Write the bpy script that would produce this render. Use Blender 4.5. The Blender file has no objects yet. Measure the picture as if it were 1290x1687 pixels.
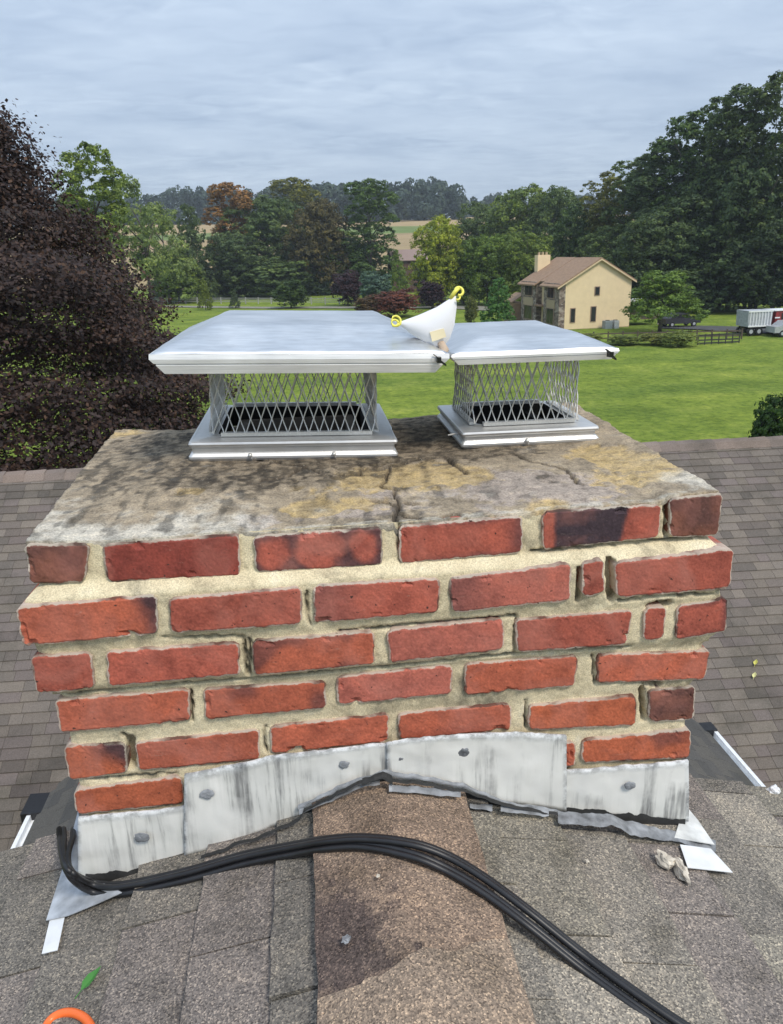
import bpy, math, random
import numpy as np
from mathutils import Vector, Matrix, noise
random.seed(7); rng = np.random.default_rng(7)
sc = bpy.context.scene
COL = sc.collection
R = math.radians

# ------------------------------------------------------------------ camera
F = 1290.0; PW, PH = 1290.0, 1687.0
_p, _y, _r = R(18.5), R(-5.8), R(1.7)
fw = Vector((0, math.cos(_p), -math.sin(_p))); rt = Vector((1, 0, 0)); up = Vector((0, math.sin(_p), math.cos(_p)))
c_, s_ = math.cos(_r), math.sin(_r)
rt, up = rt*c_ - up*s_, up*c_ + rt*s_
Zr = Matrix.Rotation(_y, 3, 'Z')
fw, rt, up = Zr @ fw, Zr @ rt, Zr @ up
cam = bpy.data.cameras.new('camera'); camo = bpy.data.objects.new('camera', cam); COL.objects.link(camo)
M = Matrix((rt, up, -fw)).transposed().to_4x4()
camo.matrix_world = M
cam.sensor_width = 36; cam.lens = F/PH*36; cam.clip_start = 0.05; cam.clip_end = 5000
sc.camera = camo

def ray(px, py): return fw + rt*((px-PW/2)/F) - up*((py-PH/2)/F)
def onY(px, py, y): d = ray(px, py); return d*(y/d.y)
def onZ(px, py, z): d = ray(px, py); return d*(z/d.z)

# ------------------------------------------------------------------ sky + sun
w = bpy.data.worlds.new('World'); sc.world = w; w.use_nodes = True
nt = w.node_tree; nt.nodes.clear()
def N(nt, t, **k):
    n = nt.nodes.new(t)
    for a, b in k.items():
        if a.startswith('i_'):
            key = a[2:]
            key = int(key) if key.isdigit() else key.replace('_', ' ')
            n.inputs[key].default_value = b
        else: setattr(n, a, b)
    return n
SUN_EL, SUN_AZ = R(52), R(148)       # azimuth clockwise from +y: behind the camera, to the right
sky = N(nt, 'ShaderNodeTexSky', sky_type='NISHITA', sun_disc=False, sun_elevation=SUN_EL, sun_rotation=SUN_AZ)
tc = N(nt, 'ShaderNodeTexCoord'); sep = N(nt, 'ShaderNodeSeparateXYZ')
nt.links.new(tc.outputs['Generated'], sep.inputs[0])
def MA(nt, op, a, b=None, clamp=False):
    n = nt.nodes.new('ShaderNodeMath'); n.operation = op; n.use_clamp = clamp
    for i, v in enumerate((a, b)):
        if v is None: continue
        if isinstance(v, (int, float)): n.inputs[i].default_value = v
        else: nt.links.new(v, n.inputs[i])
    return n.outputs[0]
zz = MA(nt, 'ADD', MA(nt, 'MAXIMUM', sep.outputs[2], 0.0), 0.10)
cmb = N(nt, 'ShaderNodeCombineXYZ')
nt.links.new(MA(nt, 'DIVIDE', sep.outputs[0], zz), cmb.inputs[0]); nt.links.new(MA(nt, 'DIVIDE', sep.outputs[1], zz), cmb.inputs[1])
mp = N(nt, 'ShaderNodeMapping'); mp.inputs['Scale'].default_value = (1.6, 2.3, 1); mp.inputs['Rotation'].default_value = (0, 0, R(6))
nt.links.new(cmb.outputs[0], mp.inputs[0])
n1 = N(nt, 'ShaderNodeTexNoise', i_Scale=3.8, i_Detail=4.0, i_Roughness=0.5, i_Distortion=0.6)
n2 = N(nt, 'ShaderNodeTexNoise', i_Scale=0.8, i_Detail=3.0, i_Roughness=0.5)
nt.links.new(mp.outputs[0], n1.inputs[0]); nt.links.new(mp.outputs[0], n2.inputs[0])
cr = N(nt, 'ShaderNodeValToRGB')
cr.color_ramp.elements[0].position = 0.30; cr.color_ramp.elements[0].color = (3.7, 4.65, 6.1, 1)
cr.color_ramp.elements[1].position = 0.72; cr.color_ramp.elements[1].color = (5.5, 6.5, 7.8, 1)
n3 = N(nt, 'ShaderNodeTexNoise', i_Scale=0.45, i_Detail=3.0, i_Roughness=0.6); nt.links.new(mp.outputs[0], n3.inputs[0])
amp = MA(nt, 'MULTIPLY', MA(nt, 'SUBTRACT', n1.outputs[0], 0.5), MA(nt, 'MULTIPLY', MA(nt, 'SUBTRACT', n3.outputs[0], 0.30, True), 2.3))
nt.links.new(MA(nt, 'ADD', MA(nt, 'ADD', amp, 0.17), MA(nt, 'MULTIPLY', n2.outputs[0], 0.7)), cr.inputs[0])
# overcast skies brighten towards the zenith
gz = N(nt, 'ShaderNodeMapRange', i_1=0.0, i_2=0.9, i_3=0.95, i_4=1.75); nt.links.new(sep.outputs[2], gz.inputs[0])
sc_ = N(nt, 'ShaderNodeVectorMath', operation='SCALE'); nt.links.new(cr.outputs[0], sc_.inputs[0]); nt.links.new(gz.outputs[0], sc_.inputs['Scale'])
mx = N(nt, 'ShaderNodeMix', data_type='RGBA'); mx.inputs[0].default_value = 0.9
nt.links.new(sky.outputs[0], mx.inputs[6]); nt.links.new(sc_.outputs[0], mx.inputs[7])
bg = N(nt, 'ShaderNodeBackground'); bg.inputs[1].default_value = 0.1
nt.links.new(mx.outputs[2], bg.inputs[0])
wo = N(nt, 'ShaderNodeOutputWorld'); nt.links.new(bg.outputs[0], wo.inputs[0])

sl = bpy.data.lights.new('sun', 'SUN'); sl.energy = 2.5; sl.angle = R(16); sl.color = (1, 0.92, 0.80)
so = bpy.data.objects.new('sun', sl); COL.objects.link(so)
sd = Vector((math.sin(SUN_AZ)*math.cos(SUN_EL), math.cos(SUN_AZ)*math.cos(SUN_EL), math.sin(SUN_EL)))
so.rotation_euler = sd.to_track_quat('Z', 'Y').to_euler()
sc.view_settings.view_transform = 'Standard'; sc.view_settings.look = 'None'
sc.view_settings.exposure = 0.15; sc.view_settings.gamma = 1

# ------------------------------------------------------------------ helpers
def tag(o, label=None, cat=None, group=None, kind=None):
    if label: o['label'] = label
    if cat: o['category'] = cat
    if group: o['group'] = group
    if kind: o['kind'] = kind
    return o
def empty(name, label, cat, loc=(0, 0, 0), rz=0, group=None):
    o = bpy.data.objects.new(name, None); COL.objects.link(o); o.location = loc; o.rotation_euler = (0, 0, rz)
    o.empty_display_size = 0.1
    return tag(o, label, cat, group)
class MB:
    def __init__(s): s.v = []; s.f = []; s.mi = []; s.fa = {}
    def add(s, vs, fs, m=0):
        b = len(s.v); s.v += [tuple(v) for v in vs]; s.f += [tuple(i+b for i in f) for f in fs]; s.mi += [m]*len(fs)
        return b
    def quad(s, a, b, c, d, m=0): s.add([a, b, c, d], [(0, 1, 2, 3)], m)
    def box(s, lo, hi, m=0, X=None):
        x0, y0, z0 = lo; x1, y1, z1 = hi
        vs = [Vector(p) for p in ((x0,y0,z0),(x1,y0,z0),(x1,y1,z0),(x0,y1,z0),(x0,y0,z1),(x1,y0,z1),(x1,y1,z1),(x0,y1,z1))]
        if X: vs = [X @ v for v in vs]
        s.add(vs, [(0,3,2,1),(4,5,6,7),(0,1,5,4),(1,2,6,5),(2,3,7,6),(3,0,4,7)], m)
    def prism(s, pts, n, m=0):      # polygon pts extruded by vector n
        k = len(pts); n = Vector(n); a = [Vector(p) for p in pts]
        s.add(a + [p+n for p in a], [tuple(range(k))[::-1], tuple(range(k, 2*k))] + [(i, (i+1) % k, k+(i+1) % k, k+i) for i in range(k)], m)
    def tube(s, pts, r, seg=8, m=0, caps=True, flat=None):
        pts = [Vector(p) for p in pts]; n = len(pts); rr = r if hasattr(r, '__len__') else [r]*n
        vs = []; prev = None
        for i, p in enumerate(pts):
            t = (pts[min(i+1, n-1)] - pts[max(i-1, 0)]).normalized()
            if prev is None:
                a = t.orthogonal().normalized()
            else:
                a = (prev - t*prev.dot(t)).normalized()
            prev = a; b = t.cross(a)
            for k in range(seg):
                an = 2*math.pi*k/seg
                vs.append(p + (a*math.cos(an) + b*math.sin(an))*rr[i])
        fs = [(i*seg+k, i*seg+(k+1) % seg, (i+1)*seg+(k+1) % seg, (i+1)*seg+k) for i in range(n-1) for k in range(seg)]
        if caps: fs += [tuple(range(seg))[::-1], tuple((n-1)*seg+k for k in range(seg))]
        s.add(vs, fs, m)
    def lathe(s, prof, c=(0, 0, 0), seg=20, m=0, axis='z'):
        vs = []
        for r_, h in prof:
            for k in range(seg):
                a = 2*math.pi*k/seg; x, y, z = r_*math.cos(a), r_*math.sin(a), h
                if axis == 'x': x, y, z = z, x, y
                if axis == 'y': x, y, z = x, z, y
                vs.append((c[0]+x, c[1]+y, c[2]+z))
        n = len(prof)
        fs = [(i*seg+k, i*seg+(k+1) % seg, (i+1)*seg+(k+1) % seg, (i+1)*seg+k) for i in range(n-1) for k in range(seg)]
        fs += [tuple(range(seg))[::-1], tuple((n-1)*seg+k for k in range(seg))]
        s.add(vs, fs, m)
    def build(s, name, mats, parent=None, smooth=False, fattr=None, vattr=None, vcol=None, fcol=None):
        me = bpy.data.meshes.new(name); me.from_pydata(s.v, [], s.f)
        if not isinstance(mats, (list, tuple)): mats = [mats]
        for m in mats: me.materials.append(m)
        if len(mats) > 1: me.polygons.foreach_set('material_index', s.mi)
        if smooth: me.polygons.foreach_set('use_smooth', [True]*len(s.f))
        for k, a in (fattr or {}).items():
            at = me.attributes.new(k, 'FLOAT', 'FACE'); at.data.foreach_set('value', a)
        for k, a in (vattr or {}).items():
            at = me.attributes.new(k, 'FLOAT', 'POINT'); at.data.foreach_set('value', a)
        for k, a in (vcol or {}).items():
            at = me.attributes.new(k, 'FLOAT_COLOR', 'POINT'); at.data.foreach_set('color', np.array([tuple(c)[:3]+(1,) for c in a], dtype=np.float32).ravel())
        for k, a in (fcol or {}).items():
            at = me.attributes.new(k, 'FLOAT_COLOR', 'FACE'); at.data.foreach_set('color', np.array([tuple(c)[:3]+(1,) for c in a], dtype=np.float32).ravel())
        me.update()
        o = bpy.data.objects.new(name, me); COL.objects.link(o)
        if parent: o.parent = parent
        return o
def children_of(o): return [c for c in bpy.data.objects if c.parent == o]
def copy_tree(o, parent=None, kids=None):
    c = o.copy(); COL.objects.link(c); c.parent = parent
    for ch in list(o.children): copy_tree(ch, c)
    return c
def lerp(a, b, t): return a + (b-a)*t
def pl(pts, x):          # piecewise linear
    if x <= pts[0][0]: return pts[0][1]
    for (a, b), (c, d) in zip(pts, pts[1:]):
        if x <= c: return b + (d-b)*(x-a)/(c-a) if c > a else d
    return pts[-1][1]
def nz(x, y, z=0, s=1, o=3):
    return noise.fractal(Vector((x*s, y*s, z*s)), 1.0, 2.0, o)
def segdist(x, y, poly):
    best = 1e9
    for (ax, ay), (bx, by) in zip(poly, poly[1:]):
        dx, dy = bx-ax, by-ay; L = dx*dx+dy*dy or 1e-9
        t = min(1, max(0, ((x-ax)*dx+(y-ay)*dy)/L))
        d = math.hypot(x-ax-t*dx, y-ay-t*dy)
        if d < best: best = d
    return best
def sst(a, b, x):
    t = min(1, max(0, (x-a)/(b-a))); return t*t*(3-2*t)

# ------------------------------------------------------------------ materials
def newmat(name):
    m = bpy.data.materials.new(name); m.use_nodes = True; t = m.node_tree; t.nodes.clear()
    b = N(t, 'ShaderNodeBsdfPrincipled'); o = N(t, 'ShaderNodeOutputMaterial'); t.links.new(b.outputs[0], o.inputs[0])
    return m, t, b
def ramp(t, fac, stops):
    r = N(t, 'ShaderNodeValToRGB'); e = r.color_ramp.elements
    while len(e) < len(stops): e.new(0.5)
    for i, (p, c) in enumerate(stops): e[i].position = p; e[i].color = tuple(c)+(1,) if len(c) == 3 else c
    t.links.new(fac, r.inputs[0]); return r.outputs[0]
def mix(t, fac, a, b, blend='MIX'):
    n = N(t, 'ShaderNodeMix', data_type='RGBA', blend_type=blend)
    for i, v in ((0, fac), (6, a), (7, b)):
        if isinstance(v, (int, float)): n.inputs[i].default_value = v
        elif isinstance(v, tuple): n.inputs[i].default_value = v+(1,) if len(v) == 3 else v
        else: t.links.new(v, n.inputs[i])
    return n.outputs[2]
def tex(t, kind='Noise', scale=5, detail=4, rough=0.55, dist=0, coord='Object', sc3=None):
    c = N(t, 'ShaderNodeTexCoord'); src = c.outputs[coord]
    if sc3:
        mp = N(t, 'ShaderNodeMapping'); mp.inputs['Scale'].default_value = sc3; t.links.new(src, mp.inputs[0]); src = mp.outputs[0]
    if kind == 'Noise':
        n = N(t, 'ShaderNodeTexNoise', i_Scale=scale, i_Detail=detail, i_Roughness=rough, i_Distortion=dist)
    else:
        n = N(t, 'ShaderNodeTexVoronoi', i_Scale=scale)
    t.links.new(src, n.inputs['Vector']); return n
def bump(t, b, h, strength=0.3, dist=0.01):
    n = N(t, 'ShaderNodeBump'); n.inputs['Strength'].default_value = strength; n.inputs['Distance'].default_value = dist
    t.links.new(h, n.inputs['Height']); t.links.new(n.outputs[0], b.inputs['Normal']); return n
def attr(t, name): return N(t, 'ShaderNodeAttribute', attribute_name=name)
def simple(name, col, rough=0.6, metal=0.0, var=0.15, scale=8, bmp=0.0, bscale=60, coord='Object'):
    m, t, b = newmat(name)
    n = tex(t, scale=scale, coord=coord)
    c2 = tuple(x*(1-var) for x in col); c3 = tuple(min(1, x*(1+var)) for x in col)
    t.links.new(ramp(t, n.outputs[0], [(0.3, c2), (0.7, c3)]), b.inputs['Base Color'])
    b.inputs['Roughness'].default_value = rough; b.inputs['Metallic'].default_value = metal
    if bmp: bump(t, b, tex(t, scale=bscale, detail=5).outputs[0], bmp, 0.004)
    return m

def mat_brick():
    m, t, b = newmat('weathered_brick')
    base = attr(t, 'bcol').outputs['Color']; edge = attr(t, 'edge').outputs['Fac']
    f = tex(t, scale=26, detail=6, rough=0.65); g = tex(t, scale=260, detail=3)
    lg = tex(t, scale=9, detail=4, dist=0.8)
    c = mix(t, 1.0, base, ramp(t, f.outputs[0], [(0.25, (0.60, 0.56, 0.58)), (0.5, (1, 1, 1)), (0.75, (1.28, 1.22, 1.15))]), 'MULTIPLY')
    c = mix(t, 1.0, c, ramp(t, g.outputs[0], [(0.3, (0.78, 0.78, 0.78)), (0.7, (1.18, 1.18, 1.18))]), 'MULTIPLY')
    # pinkish scuffed bloom
    c = mix(t, MA(t, 'MULTIPLY', ramp(t, lg.outputs[0], [(0.46, (0, 0, 0)), (0.70, (1, 1, 1))]), 0.45), c, (0.50, 0.20, 0.155))
    # scratches of pale mortar
    scr = tex(t, scale=30, detail=8, rough=0.75, dist=2.0, sc3=(0.5, 1, 1.6))
    c = mix(t, MA(t, 'MULTIPLY', ramp(t, scr.outputs[0], [(0.62, (0, 0, 0)), (0.70, (1, 1, 1))]), 0.35), c, (0.50, 0.36, 0.28))
    # mortar smears near the arrises; dark stretches paint in the joint's shadow line
    e = MA(t, 'ADD', edge, MA(t, 'MULTIPLY', MA(t, 'SUBTRACT', tex(t, scale=55, detail=6, rough=0.7).outputs[0], 0.5), 1.3))
    em = ramp(t, e, [(0.66, (0, 0, 0)), (0.80, (1, 1, 1))])
    pale = mix(t, ramp(t, tex(t, scale=14).outputs[0], [(0.38, (0, 0, 0)), (0.50, (1, 1, 1))]), (0.08, 0.055, 0.045), (0.54, 0.48, 0.40))
    c = mix(t, MA(t, 'MULTIPLY', em, 0.8), c, pale)
    # pits
    pt = tex(t, scale=120, detail=2); c = mix(t, ramp(t, pt.outputs[0], [(0.24, (1, 1, 1)), (0.30, (0, 0, 0))]), c, (0.06, 0.03, 0.025))
    t.links.new(c, b.inputs['Base Color']); b.inputs['Roughness'].default_value = 0.85; b.inputs['Specular IOR Level'].default_value = 0.3
    h = MA(t, 'ADD', MA(t, 'MULTIPLY', g.outputs[0], 0.5), f.outputs[0]); bump(t, b, h, 0.35, 0.002)
    return m
def mat_mortar():
    m, t, b = newmat('sandy_mortar')
    a = tex(t, scale=16, detail=6, rough=0.65); g = tex(t, scale=420, detail=3)
    c = ramp(t, a.outputs[0], [(0.28, (0.32, 0.27, 0.18)), (0.42, (0.61, 0.52, 0.345)), (0.62, (0.73, 0.64, 0.44)), (0.8, (0.68, 0.63, 0.52))])
    st = tex(t, scale=7, detail=7, rough=0.7, dist=0.6)
    c = mix(t, MA(t, 'MULTIPLY', ramp(t, st.outputs[0], [(0.52, (0, 0, 0)), (0.68, (1, 1, 1))]), 0.75), c, (0.13, 0.115, 0.085))
    c = mix(t, 1.0, c, ramp(t, g.outputs[0], [(0.3, (0.72, 0.72, 0.72)), (0.7, (1.25, 1.25, 1.25))]), 'MULTIPLY')
    c = mix(t, attr(t, 'gap_shade').outputs['Fac'], c, (0.010, 0.009, 0.008))  # holes and open joints blackened, their shade painted in
    t.links.new(c, b.inputs['Base Color']); b.inputs['Roughness'].default_value = 0.95
    bump(t, b, MA(t, 'ADD', g.outputs[0], a.outputs[0]), 0.3, 0.003)
    return m
def mat_crown():
    m, t, b = newmat('weathered_cement')
    base = attr(t, 'ccol').outputs['Color']
    g = tex(t, scale=300, detail=4, rough=0.6); f = tex(t, scale=40, detail=8, rough=0.75)
    c = mix(t, 1.0, base, ramp(t, f.outputs[0], [(0.30, (0.40, 0.38, 0.35)), (0.5, (1, 1, 1)), (0.70, (1.4, 1.36, 1.28))]), 'MULTIPLY')
    c = mix(t, 1.0, c, ramp(t, g.outputs[0], [(0.32, (0.62, 0.62, 0.62)), (0.5, (1, 1, 1)), (0.7, (1.3, 1.3, 1.3))]), 'MULTIPLY')
    fl = tex(t, 'Voronoi', scale=150); c = mix(t, ramp(t, fl.outputs[0], [(0.07, (1, 1, 1)), (0.12, (0, 0, 0))]), c, (0.42, 0.40, 0.34))
    t.links.new(c, b.inputs['Base Color']); b.inputs['Roughness'].default_value = 0.93
    bump(t, b, MA(t, 'ADD', MA(t, 'MULTIPLY', g.outputs[0], 0.6), f.outputs[0]), 0.7, 0.004)
    return m
def mat_shingle(name, fine=True, tint=(1, 1, 1)):
    m, t, b = newmat(name)
    base = attr(t, 'scol').outputs['Color']
    c = base
    if fine:
        g = tex(t, 'Voronoi', scale=430); sp = N(t, 'ShaderNodeSeparateColor'); t.links.new(g.outputs['Color'], sp.inputs[0])
        c = mix(t, 1.0, c, ramp(t, sp.outputs[0], [(0.0, (0.42, 0.42, 0.43)), (0.35, (0.80, 0.80, 0.80)), (0.75, (1.12, 1.10, 1.07)), (0.93, (1.6, 1.53, 1.42)), (1.0, (2.2, 2.1, 1.9))]), 'MULTIPLY')
        h = sp.outputs[0]
        blot = tex(t, scale=11, detail=6, rough=0.65)
        c = mix(t, 1.0, c, ramp(t, blot.outputs[0], [(0.28, (0.62, 0.62, 0.60)), (0.5, (1, 1, 1)), (0.72, (1.2, 1.17, 1.12))]), 'MULTIPLY')
        bump(t, b, g.outputs['Distance'], 0.5, 0.002)
    else:
        g = tex(t, scale=70, detail=3, rough=0.8)
        c = mix(t, 1.0, c, ramp(t, g.outputs[0], [(0.3, (0.72, 0.72, 0.72)), (0.7, (1.28, 1.27, 1.25))]), 'MULTIPLY')
        blot = tex(t, scale=1.3, detail=6, rough=0.65)
        c = mix(t, 1.0, c, ramp(t, blot.outputs[0], [(0.3, (0.66, 0.68, 0.66)), (0.5, (1, 1, 1)), (0.7, (1.1, 1.08, 1.07))]), 'MULTIPLY')
    t.links.new(c, b.inputs['Base Color']); b.inputs['Roughness'].default_value = 0.95; b.inputs['Specular IOR Level'].default_value = 0.2
    return m
def mat_leaf(name='foliage', trans=0.3):
    m, t, b = newmat(name)
    oi = N(t, 'ShaderNodeObjectInfo'); ti = attr(t, 'tint').outputs['Fac']
    v = ramp(t, ti, [(0.0, (0.45, 0.52, 0.55)), (0.5, (1, 1, 1)), (1.0, (2.0, 1.75, 1.2))])
    c = mix(t, 1.0, oi.outputs['Color'], v, 'MULTIPLY')
    t.links.new(c, b.inputs['Base Color']); b.inputs['Roughness'].default_value = 0.55; b.inputs['Specular IOR Level'].default_value = 0.25
    tr = N(t, 'ShaderNodeBsdfTranslucent'); t.links.new(c, tr.inputs[0])
    ms = N(t, 'ShaderNodeMixShader'); ms.inputs[0].default_value = trans
    out = [n for n in t.nodes if n.type == 'OUTPUT_MATERIAL'][0]
    t.links.new(b.outputs[0], ms.inputs[1]); t.links.new(tr.outputs[0], ms.inputs[2]); t.links.new(ms.outputs[0], out.inputs[0])
    return m
def mat_flash():
    m, t, b = newmat('weathered_aluminium')
    st = tex(t, scale=9, detail=7, rough=0.65, sc3=(5.0, 1, 0.35)); bl = tex(t, scale=10, detail=6)
    c = ramp(t, st.outputs[0], [(0.30, (0.12, 0.12, 0.115)), (0.39, (0.30, 0.30, 0.29)), (0.49, (0.66, 0.66, 0.62)), (0.7, (0.80, 0.79, 0.75))])
    c = mix(t, ramp(t, bl.outputs[0], [(0.38, (0, 0, 0)), (0.58, (1, 1, 1))]), (0.73, 0.725, 0.69), c)
    c = mix(t, MA(t, 'MULTIPLY', attr(t, 'edge').outputs['Fac'], 0.8), c, mix(t, ramp(t, tex(t, scale=50, detail=6, rough=0.7).outputs[0], [(0.42, (0, 0, 0)), (0.58, (1, 1, 1))]), (0.16, 0.17, 0.18), (0.62, 0.64, 0.66)))
    t.links.new(c, b.inputs['Base Color']); b.inputs['Roughness'].default_value = 0.6; b.inputs['Metallic'].default_value = 0.0
    bump(t, b, bl.outputs[0], 0.3, 0.004)
    return m
def mat_steel(name, col, rough, sc3=(1, 40, 40), metal=1.0):
    m, t, b = newmat(name)
    n = tex(t, scale=14, detail=5, sc3=sc3); big = tex(t, scale=7, detail=4)
    t.links.new(mix(t, 1.0, ramp(t, big.outputs[0], [(0.3, tuple(x*0.8 for x in col)), (0.7, col)]), ramp(t, n.outputs[0], [(0.3, (0.85, 0.85, 0.85)), (0.7, (1.05, 1.05, 1.05))]), 'MULTIPLY'), b.inputs['Base Color'])
    b.inputs['Metallic'].default_value = metal
    t.links.new(ramp(t, big.outputs[0], [(0.3, (rough*0.8,)*3), (0.7, (rough*1.25,)*3)]), b.inputs['Roughness'])
    bump(t, b, n.outputs[0], 0.08, 0.001)
    return m
BRICK = mat_brick(); MORTAR = mat_mortar(); CEMENT = mat_crown()
SH_NEAR = mat_shingle('granule_shingle'); SH_FAR = mat_shingle('distant_shingle', False)
LEAF = mat_leaf(); FLASH = mat_flash()
LIDM = mat_steel('brushed_lid_steel', (0.74, 0.75, 0.76), 0.42, (1.5, 12, 1))
LIDF = mat_steel('bright_lid_flange', (0.88, 0.88, 0.88), 0.5, (1, 40, 40), 0.25)
BASEM = mat_steel('stainless_base', (0.72, 0.72, 0.71), 0.42, metal=0.7)
MESHM = mat_steel('expanded_steel', (0.72, 0.71, 0.68), 0.5, (20, 20, 20), 0.6)
BARK = simple('bark', (0.09, 0.075, 0.06), 0.95, var=0.4, scale=3, bmp=0.4)
BLACK = simple('black_rubber', (0.013, 0.013, 0.015), 0.42, var=0.3, scale=30, bmp=0.1)
CLIPM = simple('black_clip', (0.01, 0.01, 0.01), 0.3)
ORANGE = simple('orange_rubber', (0.85, 0.16, 0.03), 0.35, var=0.1)
SEAL = simple('grey_sealant', (0.21, 0.22, 0.235), 0.6, var=0.55, scale=40, bmp=0.6, bscale=90)
TAR_SHADE = simple('black_tar_shade', (0.018, 0.018, 0.018), 0.7, var=0.4, scale=30, bmp=0.5)  # tar, also the shade painted along the flashing foot
WMETAL = simple('white_metal', (0.72, 0.73, 0.74), 0.45, var=0.12, scale=20)
CLAY = simple('flue_clay', (0.16, 0.14, 0.12), 0.9, var=0.3, scale=12)
FLUE_SHADE = simple('flue_shade', (0.012, 0.012, 0.012), 0.95, var=0.4)  # black standing in for the shade inside flues and cap bases

# ------------------------------------------------------------------ chimney
chim = empty('chimney', 'red brick chimney with cracked cement crown and metal flashing in the foreground', 'chimney', (0, 0, 0))
YF = 1.16
PROT = {1: 0.0, 2: 0.022, 3: 0.016, 4: 0.004, 5: 0.0, 6: 0.0, 7: 0}
# front bricks: row, then TL, TR, BR, BL measured on the wall face; colour; firing mark
red, ora, brn, pnk, org = (0.38, 0.098, 0.066), (0.42, 0.112, 0.064), (0.19, 0.075, 0.05), (0.43, 0.130, 0.095), (0.42, 0.112, 0.055)
BR = [
 (1,(40,899),(145,897),(138,959),(49,961),brn,'half'),(1,(168,899),(393,881),(393,949),(176,958),(0.27,0.06,0.045),''),(1,(417,885),(628,870),(628,931),(422,943),red,'ovals'),
 (1,(660,869),(860,851),(861,910),(661,929),red,'edge'),(1,(896,844),(1090,833),(1086,885),(896,905),red,'core'),(1,(1105,823),(1192,814),(1183,882),(1106,885),brn,'half'),
 (2,(25,1001),(256,983),(258,1044),(38,1064),ora,'right'),(2,(279,988),(495,969),(496,1028),(281,1044),red,''),(2,(517,966),(724,954),(723,1008),(518,1027),red,'left'),
 (2,(742,954),(942,929),(940,989),(746,1009),pnk,'left'),(2,(963,928),(995,923),(996,977),(961,983),red,''),(2,(1015,928),(1210,905),(1203,969),(1019,984),red,''),
 (3,(50,1083),(149,1077),(153,1134),(60,1143),red,''),(3,(176,1075),(391,1060),(393,1111),(179,1131),red,''),(3,(415,1057),(615,1042),(615,1094),(419,1113),ora,'blot'),
 (3,(637,1040),(830,1020),(830,1070),(643,1092),pnk,''),(3,(851,1022),(1043,1007),(1033,1062),(854,1074),red,''),(3,(1065,1003),(1099,1000),(1092,1052),(1061,1056),red,''),(3,(1118,1000),(1199,987),(1197,1040),(1116,1054),red,'edge'),
 (4,(91,1155),(310,1137),(311,1188),(99,1207),ora,''),(4,(335,1137),(535,1124),(535,1167),(337,1185),ora,'blot'),(4,(555,1116),(746,1096),(744,1144),(556,1161),pnk,''),
 (4,(768,1094),(953,1082),(947,1130),(768,1145),ora,''),(4,(986,1080),(1171,1073),(1162,1119),(986,1125),ora,''),
 (5,(105,1231),(205,1226),(207,1273),(114,1285),org,'rtop'),(5,(222,1225),(425,1203),(426,1251),(228,1270),ora,''),(5,(445,1199),(638,1177),(638,1222),(448,1242),ora,''),
 (5,(658,1177),(843,1160),(842,1202),(660,1219),ora,''),(5,(873,1164),(1048,1147),(1048,1195),(873,1203),org,''),(5,(1071,1139),(1146,1132),(1143,1186),(1071,1189),brn,'half'),
 (6,(122,1303),(298,1280),(301,1324),(126,1342),org,''),(6,(322,1279),(520,1258),(520,1300),(322,1322),ora,''),(6,(540,1255),(730,1238),(730,1280),(540,1298),ora,''),(6,(750,1236),(912,1224),(912,1262),(750,1278),ora,''),
 (6,(928,1226),(948,1223),(948,1262),(928,1264),ora,''),(6,(961,1222),(1140,1202),(1137,1249),(961,1257),org,'blot'),
]
brk = MB(); bcol = []; bedge = []
def burn(kind, u, v, x, z):
    n = nz(x, z, 3.1, 22)*0.35
    if kind == 'half': return 0.45*sst(-0.3, 0.6, n*2+0.2-(v-0.5)*0.6)
    if kind == 'ovals':
        n += nz(x, z, 9, 70)*0.3; d = min(math.hypot((u-0.14)/0.13, (v-0.5)/0.42), math.hypot((u-0.5)/0.17, (v-0.5)/0.48), math.hypot((u-0.86)/0.10, (v-0.45)/0.40))
        return 0.85*sst(0.7, 1.35, d+n*0.6)
    if kind == 'edge': return 0.6*sst(0.30, 0.5, max(abs(u-0.5)*1.0, abs(v-0.5)*0.95)+n*0.2)*sst(0, 0.4, u)
    if kind == 'core': return 0.97*sst(0.09, 0.12, u+n*0.05)*(1-sst(0.68, 0.72, u+(v-.5)*0.06+n*0.05))
    if kind == 'right': return 0.9*sst(0.72, 1.0, u+n*0.4-(v)*0.12)
    if kind == 'rtop': return 0.9*sst(0.55, 1.05, u*0.7+(1-v)*0.55+n*0.4)
    if kind == 'left': return 0.5*(1-sst(0.05, 0.5, u+n*0.3))
    if kind == 'blot': return 0.55*sst(0.0, 0.35, nz(x, z, 9, 9)+n*0.3)
    return 0.0
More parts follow.
